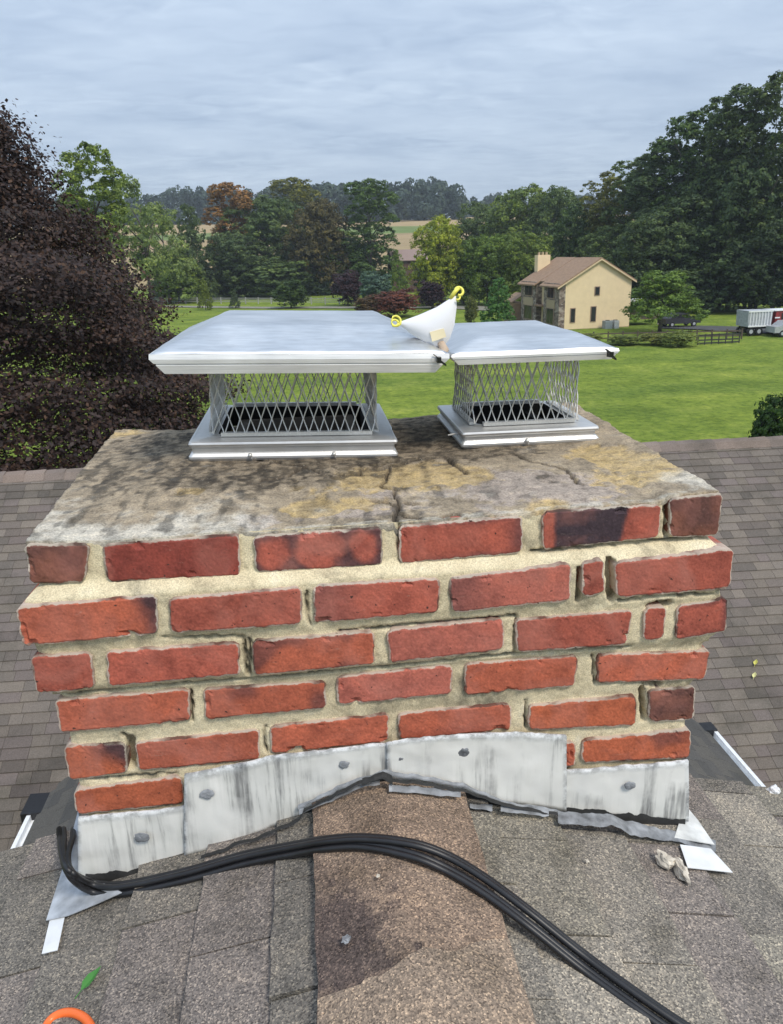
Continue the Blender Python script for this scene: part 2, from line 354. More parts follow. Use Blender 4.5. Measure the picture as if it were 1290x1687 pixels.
def add_brick(quad, y0, depth, col, kind, frame=None, seed=0.0):
    # quad = TL,TR,BR,BL as (x,z) on the face ; frame maps (a, out, z) to the world
    (tlx, tlz), (trx, trz), (brx, brz), (blx, blz) = quad
    g_ = 0.0016; tlx -= g_; blx -= g_; trx += g_; brx += g_; tlz += g_; trz += g_; blz -= g_; brz -= g_
    wd = max(abs(trx-tlx), 0.01); ht = abs(tlz-blz); nx = max(4, int(wd/0.0042)); nzz = max(4, int(ht/0.0042))
    jit = random.uniform(0.88, 1.12); base = tuple(c*jit for c in col); vs = []; r_ = 0.0035
    for j in range(nzz+1):
        v = j/nzz
        for i in range(nx+1):
            u = i/nx
            x = lerp(lerp(tlx, trx, u), lerp(blx, brx, u), v); z = lerp(lerp(tlz, trz, u), lerp(blz, brz, u), v)
            de = min(u*wd, (1-u)*wd, v*ht, (1-v)*ht)
            cx = (0.5-u)*2; cz = (v-0.5)*2
            wob = nz(x+seed, z, 1.7, 60)
            # ragged arrises
            if de < 0.008:
                k = (1-de/0.008)*0.0022*(wob+0.15)
                x += (1 if u < .5 else -1)*k*(1 if min(u*wd, (1-u)*wd) < 0.008 else 0)
                z += (-1 if v < .5 else 1)*k*(1 if min(v*ht, (1-v)*ht) < 0.008 else 0)
            # rounded corners
            du = min(u, 1-u)*wd; dv = min(v, 1-v)*ht
            if du < 0.007 and dv < 0.007:
                q = (1-du/0.007)*(1-dv/0.007)*0.0035; x += q*(1 if u < .5 else -1); z += -q if v < .5 else q
            t_ = min(1, de/r_)
            out = -(1-math.sqrt(max(0, 1-(1-t_)**2)))*0.0018 + nz(x+seed, z, 0.3, 35)*0.0005 + nz(x+seed, z, 5, 140)*0.0005
            chip = nz(x+seed*2, z, 7, 28)
            if chip > 0.40 and de < 0.010: out -= (chip-0.40)*0.016
            vs.append((x, out, z))
            b_ = burn(kind, u, v, x+seed, z)
            c = tuple(lerp(base[q], (0.045, 0.035, 0.045)[q], b_) for q in range(3))
            if kind == 'ovals' and b_ < 0.3: c = tuple(lerp(c[q], (0.42, 0.115, 0.085)[q], 0.35) for q in range(3))
            bcol.append(c); bedge.append(max(0, 1-de/0.009))
    fr = frame or (lambda a, o, z: (a, y0-o, z))
    W = nx+1
    base_i = len(brk.v)
    ring = [i for i in range(W)] + [j*W+nx for j in range(1, nzz+1)] + [nzz*W+i for i in range(nx-1, -1, -1)] + [j*W for j in range(nzz-1, 0, -1)]
    mid = [(vs[i][0], vs[i][1]-depth*0.5, vs[i][2]) for i in ring]; back = [(vs[i][0], vs[i][1]-depth, vs[i][2]) for i in ring]
    allv = vs+mid+back; n0 = len(vs); nr = len(ring)
    fs = [(j*W+i, (j+1)*W+i, (j+1)*W+i+1, j*W+i+1) for j in range(nzz) for i in range(nx)]
    fs += [(ring[k], ring[(k+1) % nr], n0+(k+1) % nr, n0+k) for k in range(nr)]
    fs += [(n0+k, n0+(k+1) % nr, n0+nr+(k+1) % nr, n0+nr+k) for k in range(nr)]
    brk.add([fr(*p) for p in allv], fs)
    bcol.extend([base]*(2*nr)); bedge.extend([0.5]*nr+[0.3]*nr)
rowz = {}; rowx = {}
for i, (row, tl, tr, br, bl, col, kind) in enumerate(BR):
    yf = YF-PROT[row]+random.uniform(-0.001, 0.001)
    q = [onY(p[0], p[1], yf) for p in (tl, tr, br, bl)]
    quad = [(p.x, p.z) for p in q]
    rowz.setdefault(row, []).append((max(quad[0][1], quad[1][1]), min(quad[2][1], quad[3][1])))
    rowx.setdefault(row, []).extend([p[0] for p in quad])
    add_brick(quad, yf, 0.022 if row == 1 else 0.10, col, kind, seed=i*3.7)
RZ = {r: (sum(a for a, b in v)/len(v), sum(b for a, b in v)/len(v)) for r, v in rowz.items()}
RX = {r: (min(v), max(v)) for r, v in rowx.items()}
RX[1] = (RX[1][0], RX[1][1])
YB = 1.95
# courses below the flashing and the other three faces
h6 = RZ[6][0]-RZ[6][1]
for k in range(7, 12):
    RZ[k] = (RZ[6][0]-0.078*(k-6), RZ[6][0]-0.078*(k-6)-0.056); RX[k] = (-0.432, 0.66); PROT[k] = 0
for row in range(1, 12):
    z1, z0 = RZ[row]; xa, xb = RX[row]; pr = PROT[row]
    if row == 1: z1 = -0.432
    for side in (-1, 1):
        xs = xa if side < 0 else xb
        y = YF-pr+0.112 + (0.0 if row % 2 else 0.10)
        if row % 2 == 0:
            add_brick([(YF-pr+0.112, z1), (YF+0.09, z1), (YF+0.09, z0), (YF-pr+0.112, z0)] if False else [(YF+0.112, z1), (YF+0.19, z1), (YF+0.19, z0), (YF+0.112, z0)], 0, 0.09, random.choice([red, ora, pnk]), '', frame=(lambda a, o, z, s=side, x=xs: (x+s*o-s*0.004, a, z)), seed=row*7.3+side)
        while y < YB-0.05:
            y2 = min(y+0.20, YB)
            add_brick([(y, z1), (y2, z1), (y2, z0), (y, z0)], 0, 0.09, random.choice([red, ora, pnk]), '', frame=(lambda a, o, z, s=side, x=xs: (x+s*o-s*0.004, a, z)), seed=y*5+row)
            y = y2+0.013
    x = xa+(0.11 if row % 2 else 0.0)
    while x < xb-0.05:
        x2 = min(x+0.20, xb)
        add_brick([(x, z1), (x2, z1), (x2, z0), (x, z0)], 0, 0.09, random.choice([red, ora, pnk]), '', frame=(lambda a, o, z: (a, YB+0.03+o, z-0.006)), seed=x*5+row)
        x = x2+0.013
brk.build('brickwork', BRICK, chim, vattr={'edge': bedge}, vcol={'bcol': bcol})

# mortar: a tooled sheet behind the brick faces
knots = []
for r_ in sorted(RZ):
    knots += [(-RZ[r_][0], r_), (-RZ[r_][1], r_)]
def prot_at(z): return pl([(a, PROT[b]) for a, b in knots], -z)
def xl_at(z): return pl([(a, RX[b][0]) for a, b in knots], -z)+0.010
def xr_at(z): return pl([(a, RX[b][1]) for a, b in knots], -z)-0.010
def U2(pts, y=YF-0.005): return [(lambda p: (p.x, p.z))(onY(a, b, y)) for a, b in pts]
holes = [(U2([(1003, 925), (1006, 980)]), 0.0065), (U2([(952, 935), (951, 985)]), 0.0025), (U2([(1070, 996), (1100, 992)]), 0.004), (U2([(212, 1225), (214, 1268)]), 0.005),
         (U2([(1062, 1140), (1066, 1190)]), 0.0025), (U2([(1070, 1128), (1090, 1133)]), 0.004), 
         (U2([(1103, 830), (1103, 884)]), 0.0015)]
lines = [U2([(62, 1149), (180, 1139), (300, 1127), (420, 1119), (620, 1100), (645, 1099), (840, 1077), (1040, 1066)]),
         U2([(270, 1047), (400, 1046), (408, 1110)]), U2([(661, 868), (660, 930)]), U2([(1018, 986), (1100, 978), (1200, 973)]), U2([(560, 1038), (740, 1022), (850, 1012)]),
         U2([(850, 1018), (848, 1072)]), U2([(980, 1082), (984, 1128), (1060, 1128)]), U2([(200, 1215), (215, 1230)]), U2([(110, 1288), (180, 1290), (290, 1280)]), U2([(880, 912), (1010, 900), (1195, 886)]),
         U2([(1090, 1190), (1150, 1186)]), U2([(313, 1140), (314, 1190)]), U2([(870, 1160), (870, 1204)]), U2([(504, 970), (508, 1025)]), U2([(437, 1205), (432, 1225), (440, 1245)]), U2([(412, 1050), (411, 1112)])]
mo = MB(); gap_shade = []; nxm, nzm = 330, 190; zt, zb = RZ[1][0]-0.002, -1.14
for j in range(nzm+1):
    z = lerp(zt, zb, j/nzm); a, b_ = xl_at(z), xr_at(z); pr = prot_at(z)
    for i in range(nxm+1):
        x = lerp(a, b_, i/nxm)
        y = YF-pr+0.0068+nz(x, z, 0, 22)*0.0018+nz(x, z, 4, 130)*0.0012
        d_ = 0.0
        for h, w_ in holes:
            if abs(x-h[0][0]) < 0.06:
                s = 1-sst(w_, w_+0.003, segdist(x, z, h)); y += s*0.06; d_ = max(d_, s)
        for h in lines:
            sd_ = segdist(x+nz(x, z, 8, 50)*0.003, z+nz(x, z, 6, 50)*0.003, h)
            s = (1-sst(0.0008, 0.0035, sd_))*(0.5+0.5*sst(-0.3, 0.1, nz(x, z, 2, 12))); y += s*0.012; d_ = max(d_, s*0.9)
        ed = min(x-a, b_-x)
        if ed < 0.012: y += (0.012-ed)*0.5
        gap_shade.append(d_); mo.v.append((x, y, z))
W = nxm+1
mo.f = [(j*W+i, (j+1)*W+i, (j+1)*W+i+1, j*W+i+1) for j in range(nzm) for i in range(nxm)]; mo.mi = [0]*len(mo.f)
def core(z0, z1, pr, xa, xb):
    mo.box((xa+0.012, YF-pr+0.03, z0), (xb-0.012, YB+0.022, z1)); gap_shade.extend([0.2]*8)
for r_ in range(1, 12):
    za = RZ[r_][0]+(0 if r_ > 1 else 0); zb2 = RZ[r_+1][0] if r_ < 11 else -1.35
    core(zb2, za-(0.024 if r_ == 1 else 0.0008), PROT[r_], *RX[r_])
# open the flues through the core: handled by placing the crown and liners above a recessed core top
mo.build('mortar', MORTAR, chim, smooth=True, vattr={'gap_shade': gap_shade})

# crown
CX0, CX1 = RX[1][0]+0.003, RX[1][1]-0.003
TOPL = sorted((p.x, p.z) for q in BR if q[0] == 1 for p in (onY(q[1][0], q[1][1], YF), onY(q[2][0], q[2][1], YF)))
def crown_z(x, y):
    e = min(1, max(0, min((y-1.155)/0.30, (1.965-y)/0.16, (x+0.47)/0.2, (0.69-x)/0.2)))
    base = pl(TOPL, x)+0.0052
    top = pl([(-0.45, -0.393), (-0.24, -0.391), (0.17, -0.405), (0.32, -0.401), (0.68, -0.398)], x)
    return lerp(base, top, sst(0, 1, e))
OPEN = [(-0.168, 0.102, 1.63, 1.90), (0.375, 0.535, 1.66, 1.86)]
cracks = [[(655, 800), (650, 812), (662, 825), (652, 842), (661, 866)], [(400, 762), (440, 764), (500, 772), (520, 779), (560, 784), (590, 782), (600, 772), (640, 768), (690, 757), (735, 752), (748, 766), (770, 776)],
          [(641, 770), (636, 785), (627, 796), (638, 801)], [(815, 752), (850, 753), (872, 762)], [(612, 820), (650, 826)], [(670, 823), (690, 826)], [(500, 772), (470, 790), (430, 797)], [(655, 840), (700, 848), (760, 843)], [(872, 762), (930, 775), (960, 800)]]
cracks = [[(lambda p: (p.x, p.y))(onZ(a, b, -0.403)) for a, b in c] for c in cracks]
def blob(px, py, rx, ry, s=1.0):
    p = onZ(px, py, -0.403); q = onZ(px+rx, py, -0.403); r2 = onZ(px, py-ry, -0.403)
    return (p.x, p.y, abs(q.x-p.x), abs(r2.y-p.y), s)
yel = [blob(700, 776, 75, 18), blob(615, 783, 45, 13, .9), blob(500, 836, 35, 10), blob(560, 826, 90, 12, .8), blob(985, 752, 45, 16, 1.2), blob(1075, 775, 60, 22, .9), blob(900, 832, 45, 9), blob(318, 815, 30, 5, .9), blob(1010, 800, 60, 20, .5), blob(200, 714, 40, 6, .8), blob(760, 788, 60, 14, .7), blob(540, 800, 100, 14, .45)]
drk = [blob(270, 735, 110, 22, .8), blob(430, 775, 110, 22, .8), blob(560, 765, 120, 20, .9), blob(210, 790, 90, 25, .5), blob(730, 705, 90, 30, 1), blob(730, 855, 45, 10, .9), blob(900, 790, 20, 9, .7), blob(1020, 700, 60, 12, .6), blob(360, 800, 120, 20, .5), blob(590, 860, 90, 14, .5), blob(690, 735, 60, 14, .8), blob(780, 745, 80, 12, .7), blob(860, 748, 60, 8, .5)]
wht = [blob(120, 880, 70, 16, .9), blob(290, 870, 130, 16, .7), blob(1150, 800, 60, 22, .9), blob(360, 845, 120, 18, .4), blob(100, 850, 50, 30, .6), blob(760, 812, 80, 15, .3)]
pur = [blob(830, 800, 120, 28, .8), blob(960, 810, 90, 22, .7), blob(600, 835, 60, 14, .6), blob(620, 810, 40, 8, .7), blob(450, 850, 90, 14, .5)]
def blobv(x, y, L, n, lo=0.35, hi=0.62):
    v = 0
    for cx, cy, rx, ry, s in L:
        dx = (x-cx)/rx; dy = (y-cy)/ry
        d = dx*dx+dy*dy
        if d < 5: v += s*math.exp(-d*0.9)
    return sst(lo, hi, v+n)
cr_ = MB(); ccol = []; NX, NY = 300, 205; keep = {}
for j in range(NY+1):
    v = j/NY
    for i in range(NX+1):
        u = i/NX; y = lerp(1.1645, 1.965, v)
        xa = lerp(CX0, CX0-0.042, v); xb = lerp(CX1, CX1+0.022, v); x = lerp(xa, xb, u)
        wob = nz(x, y, 2.2, 25)*0.004
        if v == 0: y += wob*0.25
        if u in (0, 1): x += wob
        z = crown_z(x, y) + nz(x, y, 0, 9)*0.0028*sst(1.16, 1.22, y) + nz(x, y, 3, 40)*0.0016 + nz(x, y, 5, 120)*0.0006
        n1_, n2_ = nz(x, y, 1, 14, 5), nz(x, y, 6, 45, 4)
        nn = n1_*0.45+n2_*0.3
        Y_, D_, Wt, P_ = blobv(x, y, yel, nn), blobv(x, y, drk, nn+0.02, 0.2, 0.75), blobv(x, y, wht, nn, 0.15, 0.9), blobv(x, y, pur, nn, 0.3, 0.5)
        c = Vector((0.33, 0.265, 0.185))*(1+0.4*n1_)
        c = c.lerp(Vector((0.36, 0.30, 0.26)), P_*0.75)
        c = c.lerp(Vector((0.47, 0.34, 0.155)), Y_*(0.68+0.25*sst(-0.2, 0.25, n2_)))
        c = c.lerp(Vector((0.06, 0.045, 0.03)), D_*0.85*(0.4+0.6*sst(-0.25, 0.25, n2_+0.5*nz(x, y, 8, 120, 3))))
        c = c.lerp(Vector((0.60, 0.57, 0.50)), Wt*0.65)
        streak = nz(x*3.0, y*0.9, 4, 9, 5)
        c = c*(1-0.55*sst(0.05, 0.40, streak+0.35*n2_)*(1-0.5*Y_)*sst(-0.25, -0.05, 0.15-x+0.3*n1_))
        z -= Y_*0.0030
        dcr = min(segdist(x+nz(x, y, 9, 45)*0.006, y+nz(x, y, 11, 45)*0.008, k) for k in cracks)
        s = 1-sst(0.0020, 0.0042, dcr)
        z -= s*0.012; c = c.lerp(Vector((0.012, 0.01, 0.008)), s)
        c = c.lerp(Vector((0.10, 0.08, 0.06)), 0.4*(1-sst(0.003, 0.012, dcr)))
        if v < 0.02: c = c.lerp(Vector((0.50, 0.47, 0.40)), 0.55*sst(-0.2, 0.3, n2_+0.1))
        cr_.v.append((x, y, z)); ccol.append(c)
W = NX+1
def inopen(x, y): return any(a < x < b and c < y < d for a, b, c, d in OPEN)
for j in range(NY):
    for i in range(NX):
        p = cr_.v[j*W+i]; q = cr_.v[(j+1)*W+i+1]
        if not inopen((p[0]+q[0])/2, (p[1]+q[1])/2): cr_.f.append((j*W+i, j*W+i+1, (j+1)*W+i+1, (j+1)*W+i))
ring = [i for i in range(W)] + [j*W+NX for j in range(1, NY+1)] + [NY*W+i for i in range(NX-1, -1, -1)] + [j*W for j in range(NY-1, 0, -1)]
n0 = len(cr_.v); nr = len(ring)
for i in ring:
    x, y, z = cr_.v[i]; cr_.v.append((x, y+(0.004 if y < 1.2 else 0), z-(0.014 if y < 1.18 else 0.032))); ccol.append(ccol[i]*0.9)
cr_.f += [(ring[(k+1) % nr], ring[k], n0+k, n0+(k+1) % nr) for k in range(nr)]
cr_.mi = [0]*len(cr_.f)
crown = cr_.build('crown', CEMENT, chim, smooth=True, vcol={'ccol': ccol})

# flue liners set in the crown (open square tiles going down)
for (a, b, c, d) in OPEN:
    m_ = MB(); t_ = 0.02; zt_ = -0.380; zl = -0.4275
    # tile collar (four walls above the core) and a black floor sheet painted for the shade of a deep flue
    m_.box((a, c, zl), (b, c+t_, zt_)); m_.box((a, d-t_, zl), (b, d, zt_)); m_.box((a, c+t_, zl), (a+t_, d-t_, zt_)); m_.box((b-t_, c+t_, zl), (b, d-t_, zt_))
    ln = m_.build('flue_liner', CLAY if a < 0 else FLUE_SHADE, chim)  # right liner is black, its inside shade put into the colour
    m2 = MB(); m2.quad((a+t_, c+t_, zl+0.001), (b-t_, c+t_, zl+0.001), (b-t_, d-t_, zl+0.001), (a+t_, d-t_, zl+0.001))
    m2.build('flue_throat', FLUE_SHADE, ln)

# flashing sheets on the front face (columns between a top and a bottom line)
def sheet(top, bot, y, name='flashing', x0=None, x1=None, thick=0.0015):
    x0 = x0 or top[0][0]; x1 = x1 or top[-1][0]; nx = max(8, int((x1-x0)/4)); nr_ = 16
    mb = MB(); ed = []
    for j in range(nr_+1):
        for i in range(nx+1):
            px = lerp(x0, x1, i/nx); pt = pl(top, px)+nz(px, 0, 1, 0.05)*1.6; pb = pl(bot, px)+nz(px, 9, 1, 0.05)*2.0
            p = onY(px, lerp(pt, pb, j/nr_), y)
            yy = y+nz(p.x, p.z, 2, 9)*0.0035+nz(p.x, p.z, 5, 40)*0.0008-0.002
            mb.v.append((p.x, yy, p.z)); ed.append(max(1-j/nr_*8, 0, 1-min(i, nx-i)/2.0*1.0))
    W = nx+1; n0 = len(mb.v)
    mb.v += [(a, b+thick+0.004, c) for a, b, c in mb.v[:]]; ed += ed
    mb.f = [(j*W+i, (j+1)*W+i, (j+1)*W+i+1, j*W+i+1) for j in range(nr_) for i in range(nx)]
    ring = [i for i in range(W)] + [j*W+nx for j in range(1, nr_+1)] + [nr_*W+i for i in range(nx-1, -1, -1)] + [j*W for j in range(nr_-1, 0, -1)]
    k_ = len(ring)
    mb.f += [(ring[k], ring[(k+1) % k_], n0+ring[(k+1) % k_], n0+ring[k]) for k in range(k_)]
    mb.mi = [0]*len(mb.f)
    return mb.build(name, FLASH, chim, smooth=True, vattr={'edge': ed})
YS = YF-0.008
sheet([(128, 1347), (230, 1338), (316, 1326)], [(137, 1447), (200, 1446), (316, 1409)], YS)
sheet([(303, 1277), (420, 1253), (436, 1247), (640, 1224)], [(303, 1414), (322, 1408), (430, 1370), (490, 1345), (530, 1322), (585, 1296), (640, 1280)], YS-0.006)
sheet([(636, 1224), (700, 1214), (850, 1207), (934, 1212)], [(636, 1280), (700, 1288), (760, 1300), (830, 1322), (934, 1338)], YS-0.010)
sheet([(928, 1270), (1040, 1262), (1135, 1253)], [(928, 1334), (1000, 1341), (1130, 1353)], YS-0.003)
# sealant dabs over the fixings
for (px, py, r_) in ((232, 1382, .016), (340, 1311, .016), (566, 1262, .012), (765, 1242, .014), (662, 1252, .007), (1040, 1296, .014)):
    p = onY(px, py, YS-0.014); mb = MB(); vs = []; fs = []; r_ *= 0.78
    for a in range(7):
        for k in range(18):
            an = 2*math.pi*k/18; rr = r_*math.sin(a/6*math.pi/2+0.02)*(1+0.35*nz(math.cos(an)+px, math.sin(an), 0, 2))
            vs.append((p.x+rr*math.cos(an), p.y+0.004-0.0022*math.cos(a/6*math.pi/2)*(1+0.6*nz(an+px, a, 0, 1.1)), p.z+rr*math.sin(an)*0.8))
    fs = [(a*18+k, a*18+(k+1) % 18, (a+1)*18+(k+1) % 18, (a+1)*18+k) for a in range(6) for k in range(18)]
    mb.add(vs, fs); mb.build('sealant_dab', SEAL, chim, smooth=True)

# ------------------------------------------------------------------ own house: roofs
house = empty('house', 'shingled house roof under the chimney, with a lower wing behind it', 'house', (0.09, 1.3, -9.5))
def child_world(o): o.parent = house; o.matrix_parent_inverse = Matrix.Translation(Vector(house.location)).inverted(); return o
RXc, RZc, SL = 0.09, -0.897, 0.285
def roofz(x): return RZc-abs(x-RXc)*SL
def on_roof(px, py, off=0.0):
    d = ray(px, py); best = None
    for s in (-1, 1):
        # z = RZc+off - s*(x-RXc)*SL
        den = d.z + s*d.x*SL
        t = (RZc+off+s*RXc*SL)/den
        p = d*t
        if (p.x-RXc)*s >= -1e-6: best = p
    return best if best is not None else onZ(px, py, RZc+off)
def shingle_tab(mb, cols, P, s0, s1, t0, t1, up0, up1, th, col, sub=1, wob=0.0):
    # P(s,t,h): s down the slope, t along the course
    ns = max(1, sub); rows = []
    sd = random.random()*50
    vs = []
    for k in range(ns+1):
        t = lerp(t0, t1, k/ns); w0 = nz(t, sd, 0, 14)*wob
        vs += [P(s0, t, up0), P(s1+w0, t, up1+nz(t, sd, 3, 7)*wob*0.7), P(s1+w0, t, up1-th)]
    fs = []
    for k in range(ns):
        a = k*3; fs += [(a, a+1, a+4, a+3), (a+1, a+2, a+5, a+4)]
    fs += [(0, 2, 1), (ns*3, ns*3+1, ns*3+2)]
    mb.add(vs, fs); cols += [col]*len(fs)
greys = [(0.230, 0.212, 0.186), (0.180, 0.166, 0.148), (0.260, 0.238, 0.205), (0.205, 0.182, 0.168), (0.240, 0.222, 0.188), (0.160, 0.149, 0.134)]
YEND = 1.335
for side in (-1, 1):
    mb = MB(); cols = []
    def P(s, t, h, side=side): return (RXc+side*s, t, RZc-s*SL+h)
    mb.quad(P(0, -1.6, -0.012), P(3.6, -1.6, -0.012), P(3.6, YEND-0.01, -0.012), P(0, YEND-0.01, -0.012)); cols.append((0.05, 0.05, 0.05))
    EXP = 0.122; s = -0.052 if side < 0 else -0.06; k = 0
    while s < 3.6:
        t = -1.6-random.random()*0.3
        while t < YEND:
            wd = random.choice([0.16, 0.22, 0.28, 0.20]); t2 = min(t+wd, YEND)
            c = random.choice(greys); j = random.uniform(0.92, 1.08); c = tuple(x*j for x in c)
            if random.random() < (0.3 if side < 0 else 0.1): hh = 0.016
            else: hh = 0.011
            near = abs(t) < 1.6 and s < 1.4
            if t2 > t+0.01: shingle_tab(mb, cols, P, max(0.0, s-0.05), s+EXP, t+0.0018, t2-0.0018, -0.004, hh+random.uniform(-.002, .003), hh+0.004, c, 10 if near else 1, 0.004)
            t = t2
        s += EXP; k += 1
    child_world(mb.build('roof_slope', SH_NEAR, fcol={'scol': cols}))
# ridge cap: bent pieces lapping each other, browner granules
mb = MB(); cols = []; LAPS = [(-1.2, -0.7), (-0.8, -0.3), (-0.4, 0.05), (-0.05, 0.40), (0.28, 0.775), (0.70, 1.148)]
for li, (ya, yb) in enumerate(LAPS):
    lift = 0.008+0.0025*(len(LAPS)-li) if li >= 4 else 0.02
    nyc, nxc = 30, 26; b0 = len(mb.v)
    for j in range(nyc+1):
        for i in range(nxc+1):
            u = i/nxc*2-1; hw = 0.134+nz(ya, j*0.1, 2, 2)*0.004
            x = u*hw+0.006; t = j/nyc
            y = lerp(ya, yb, t) + (nz(u, ya, 5, 2.2)*0.018 + (0.035*(u) if li == 4 else -0.02*abs(u)) if j == nyc else 0) 
            z = RZc-math.sqrt(x*x+0.0009)*SL*1.02+0.021+lift*(0.35+0.65*t) + nz(x+ya, y, 1, 14)*0.002
            mb.v.append((RXc+x, y, z))
    W = nxc+1
    fs = [(b0+j*W+i, b0+j*W+i+1, b0+(j+1)*W+i+1, b0+(j+1)*W+i) for j in range(nyc) for i in range(nxc)]
    ringt = [i for i in range(W)] + [j*W+nxc for j in range(1, nyc+1)] + [nyc*W+i for i in range(nxc-1, -1, -1)] + [j*W for j in range(nyc-1, 0, -1)]
    n0 = len(mb.v); mb.v += [(mb.v[b0+i][0], mb.v[b0+i][1], mb.v[b0+i][2]-0.007) for i in ringt]; k_ = len(ringt)
    fs += [(b0+ringt[(k+1) % k_], b0+ringt[k], n0+k, n0+(k+1) % k_) for k in range(k_)]
    mb.f += fs; base = [(0.26, 0.195, 0.15), (0.24, 0.19, 0.15), (0.25, 0.19, 0.15), (0.25, 0.19, 0.15), (0.27, 0.212, 0.165), (0.25, 0.188, 0.145)][li]
    for f in fs:
        p = mb.v[f[0]]; cc = Vector(base)
        # worn black patch on the left of the ridge
        dx = (p[0]-(-0.02))/0.12; dy = (p[1]-0.82)/0.14
        kk = sst(0.3, 0.8, math.exp(-(dx*dx+dy*dy))+nz(p[0], p[1], 1, 14)*0.35+nz(p[0], p[1], 1, 90)*0.25)
        if li == 5:
            cc = cc.lerp(Vector((0.075, 0.06, 0.06)), max(kk*0.9, sst(0.04, 0.0, p[0]+0.05+nz(p[0], p[1], 4, 12)*0.03)*0.7)*0.9)
        cols.append(cc)
mb.mi = [0]*len(mb.f)
child_world(mb.build('ridge_cap', SH_NEAR, fcol={'scol': cols}, smooth=False))
# fascia and gable wall under the end of the upper roof
mb = MB()
mb.prism([(RXc, YEND-0.03, RZc-0.016), (RXc-3.6, YEND-0.03, roofz(RXc-3.6)-0.016), (RXc-3.6, YEND-0.03, roofz(RXc-3.6)-0.17), (RXc, YEND-0.03, RZc-0.17)], (0, 0.02, 0))
mb.prism([(RXc, YEND-0.03, RZc-0.016), (RXc+3.6, YEND-0.03, roofz(RXc+3.6)-0.016), (RXc+3.6, YEND-0.03, roofz(RXc+3.6)-0.17), (RXc, YEND-0.03, RZc-0.17)], (0, 0.02, 0))
child_world(mb.build('fascia', WMETAL))
SIDING = simple('beige_siding', (0.55, 0.52, 0.46), 0.7, var=0.06)
mb = MB(); mb.prism([(RXc, YEND-0.25, RZc-0.05), (RXc-3.3, YEND-0.25, roofz(RXc-3.3)-0.05), (RXc-3.3, YEND-0.25, -9.5), (RXc+3.3, YEND-0.25, -9.5), (RXc+3.3, YEND-0.25, roofz(RXc+3.3)-0.05)], (0, -3.2, 0))
child_world(mb.build('wall', SIDING))
# rear wing: a lower roof whose near slope faces the camera
FY, FZ, FS = 11.26, -2.97, 0.58
FDX = -0.036          # its ridge swings slightly nearer towards the right
def FP(s, t, h): y = FY-s+t*FDX; return (t, y, FZ-s*FS+h)
fg = [(0.150, 0.128, 0.110), (0.135, 0.115, 0.102), (0.168, 0.144, 0.122), (0.148, 0.124, 0.114), (0.128, 0.111, 0.098), (0.158, 0.136, 0.118)]
mb = MB(); cols = []
mb.quad(FP(0, -12, -0.012), FP(6.2, -12, -0.012), FP(6.2, 15, -0.012), FP(0, 15, -0.012)); cols.append((0.06, 0.06, 0.06))
s = 0.0; k = 0
while s < 6.1:
    t = -9.5-random.random()*0.3
    while t < 13.5:
        wd = random.choice([0.15, 0.3, 0.2, 0.25]); c = random.choice(fg); j = random.uniform(0.88, 1.12)
        lf = sst(3.2, 4.2, s)*(1-sst(-1.6, -0.4, t)); dk = 1-0.45*lf*(0.5+0.5*sst(-0.2, 0.2, nz(t, s, 0, 1.3)))
        shingle_tab(mb, cols, FP, s-0.03, s+0.121, t, t+wd-0.004, -0.002, 0.016, 0.017, tuple(x*j*dk for x in c), 1)
        t += wd
    s += 0.121
child_world(mb.build('rear_roof_slope', SH_FAR, fcol={'scol': cols}))
mb = MB(); cols = []
t = -11.0
while t < 14:
    c = random.choice([(0.21, 0.165, 0.14), (0.185, 0.15, 0.132), (0.225, 0.18, 0.155)])
    j0 = len(mb.f)
    for a, b in (((0.09, 0.012), (0.0, 0.045)), ((0.0, 0.045), (-0.12, 0.0))):
        mb.quad(FP(a[0], t, a[1]+0.01*0), FP(a[0], t+0.29, a[1]+0.012), FP(b[0], t+0.29, b[1]+0.012), FP(b[0], t, b[1]))
    mb.quad(FP(0.09, t, -0.005), FP(0.09, t+0.29, -0.005), FP(0.09, t+0.29, 0.024), FP(0.09, t, 0.012))
    cols += [c]*(len(mb.f)-j0); t += 0.285
child_world(mb.build('rear_ridge_cap', SH_FAR, fcol={'scol': cols}))
mb = MB(); mb.quad((-12, FY+0.43+0.03, FZ+0.0), (15, FY-0.54+0.03, FZ+0.0), (15, FY+4.6, FZ-2.9), (-12, FY+5.5, FZ-2.9))
child_world(mb.build('rear_back_slope', simple('back_slope_shingle', (0.19, 0.17, 0.155), 0.95, var=0.2)))
mb = MB(); mb.box((-11.6, 5.4, -9.5), (14.6, FY+4.0, -6.4)); child_world(mb.build('rear_wall', SIDING))
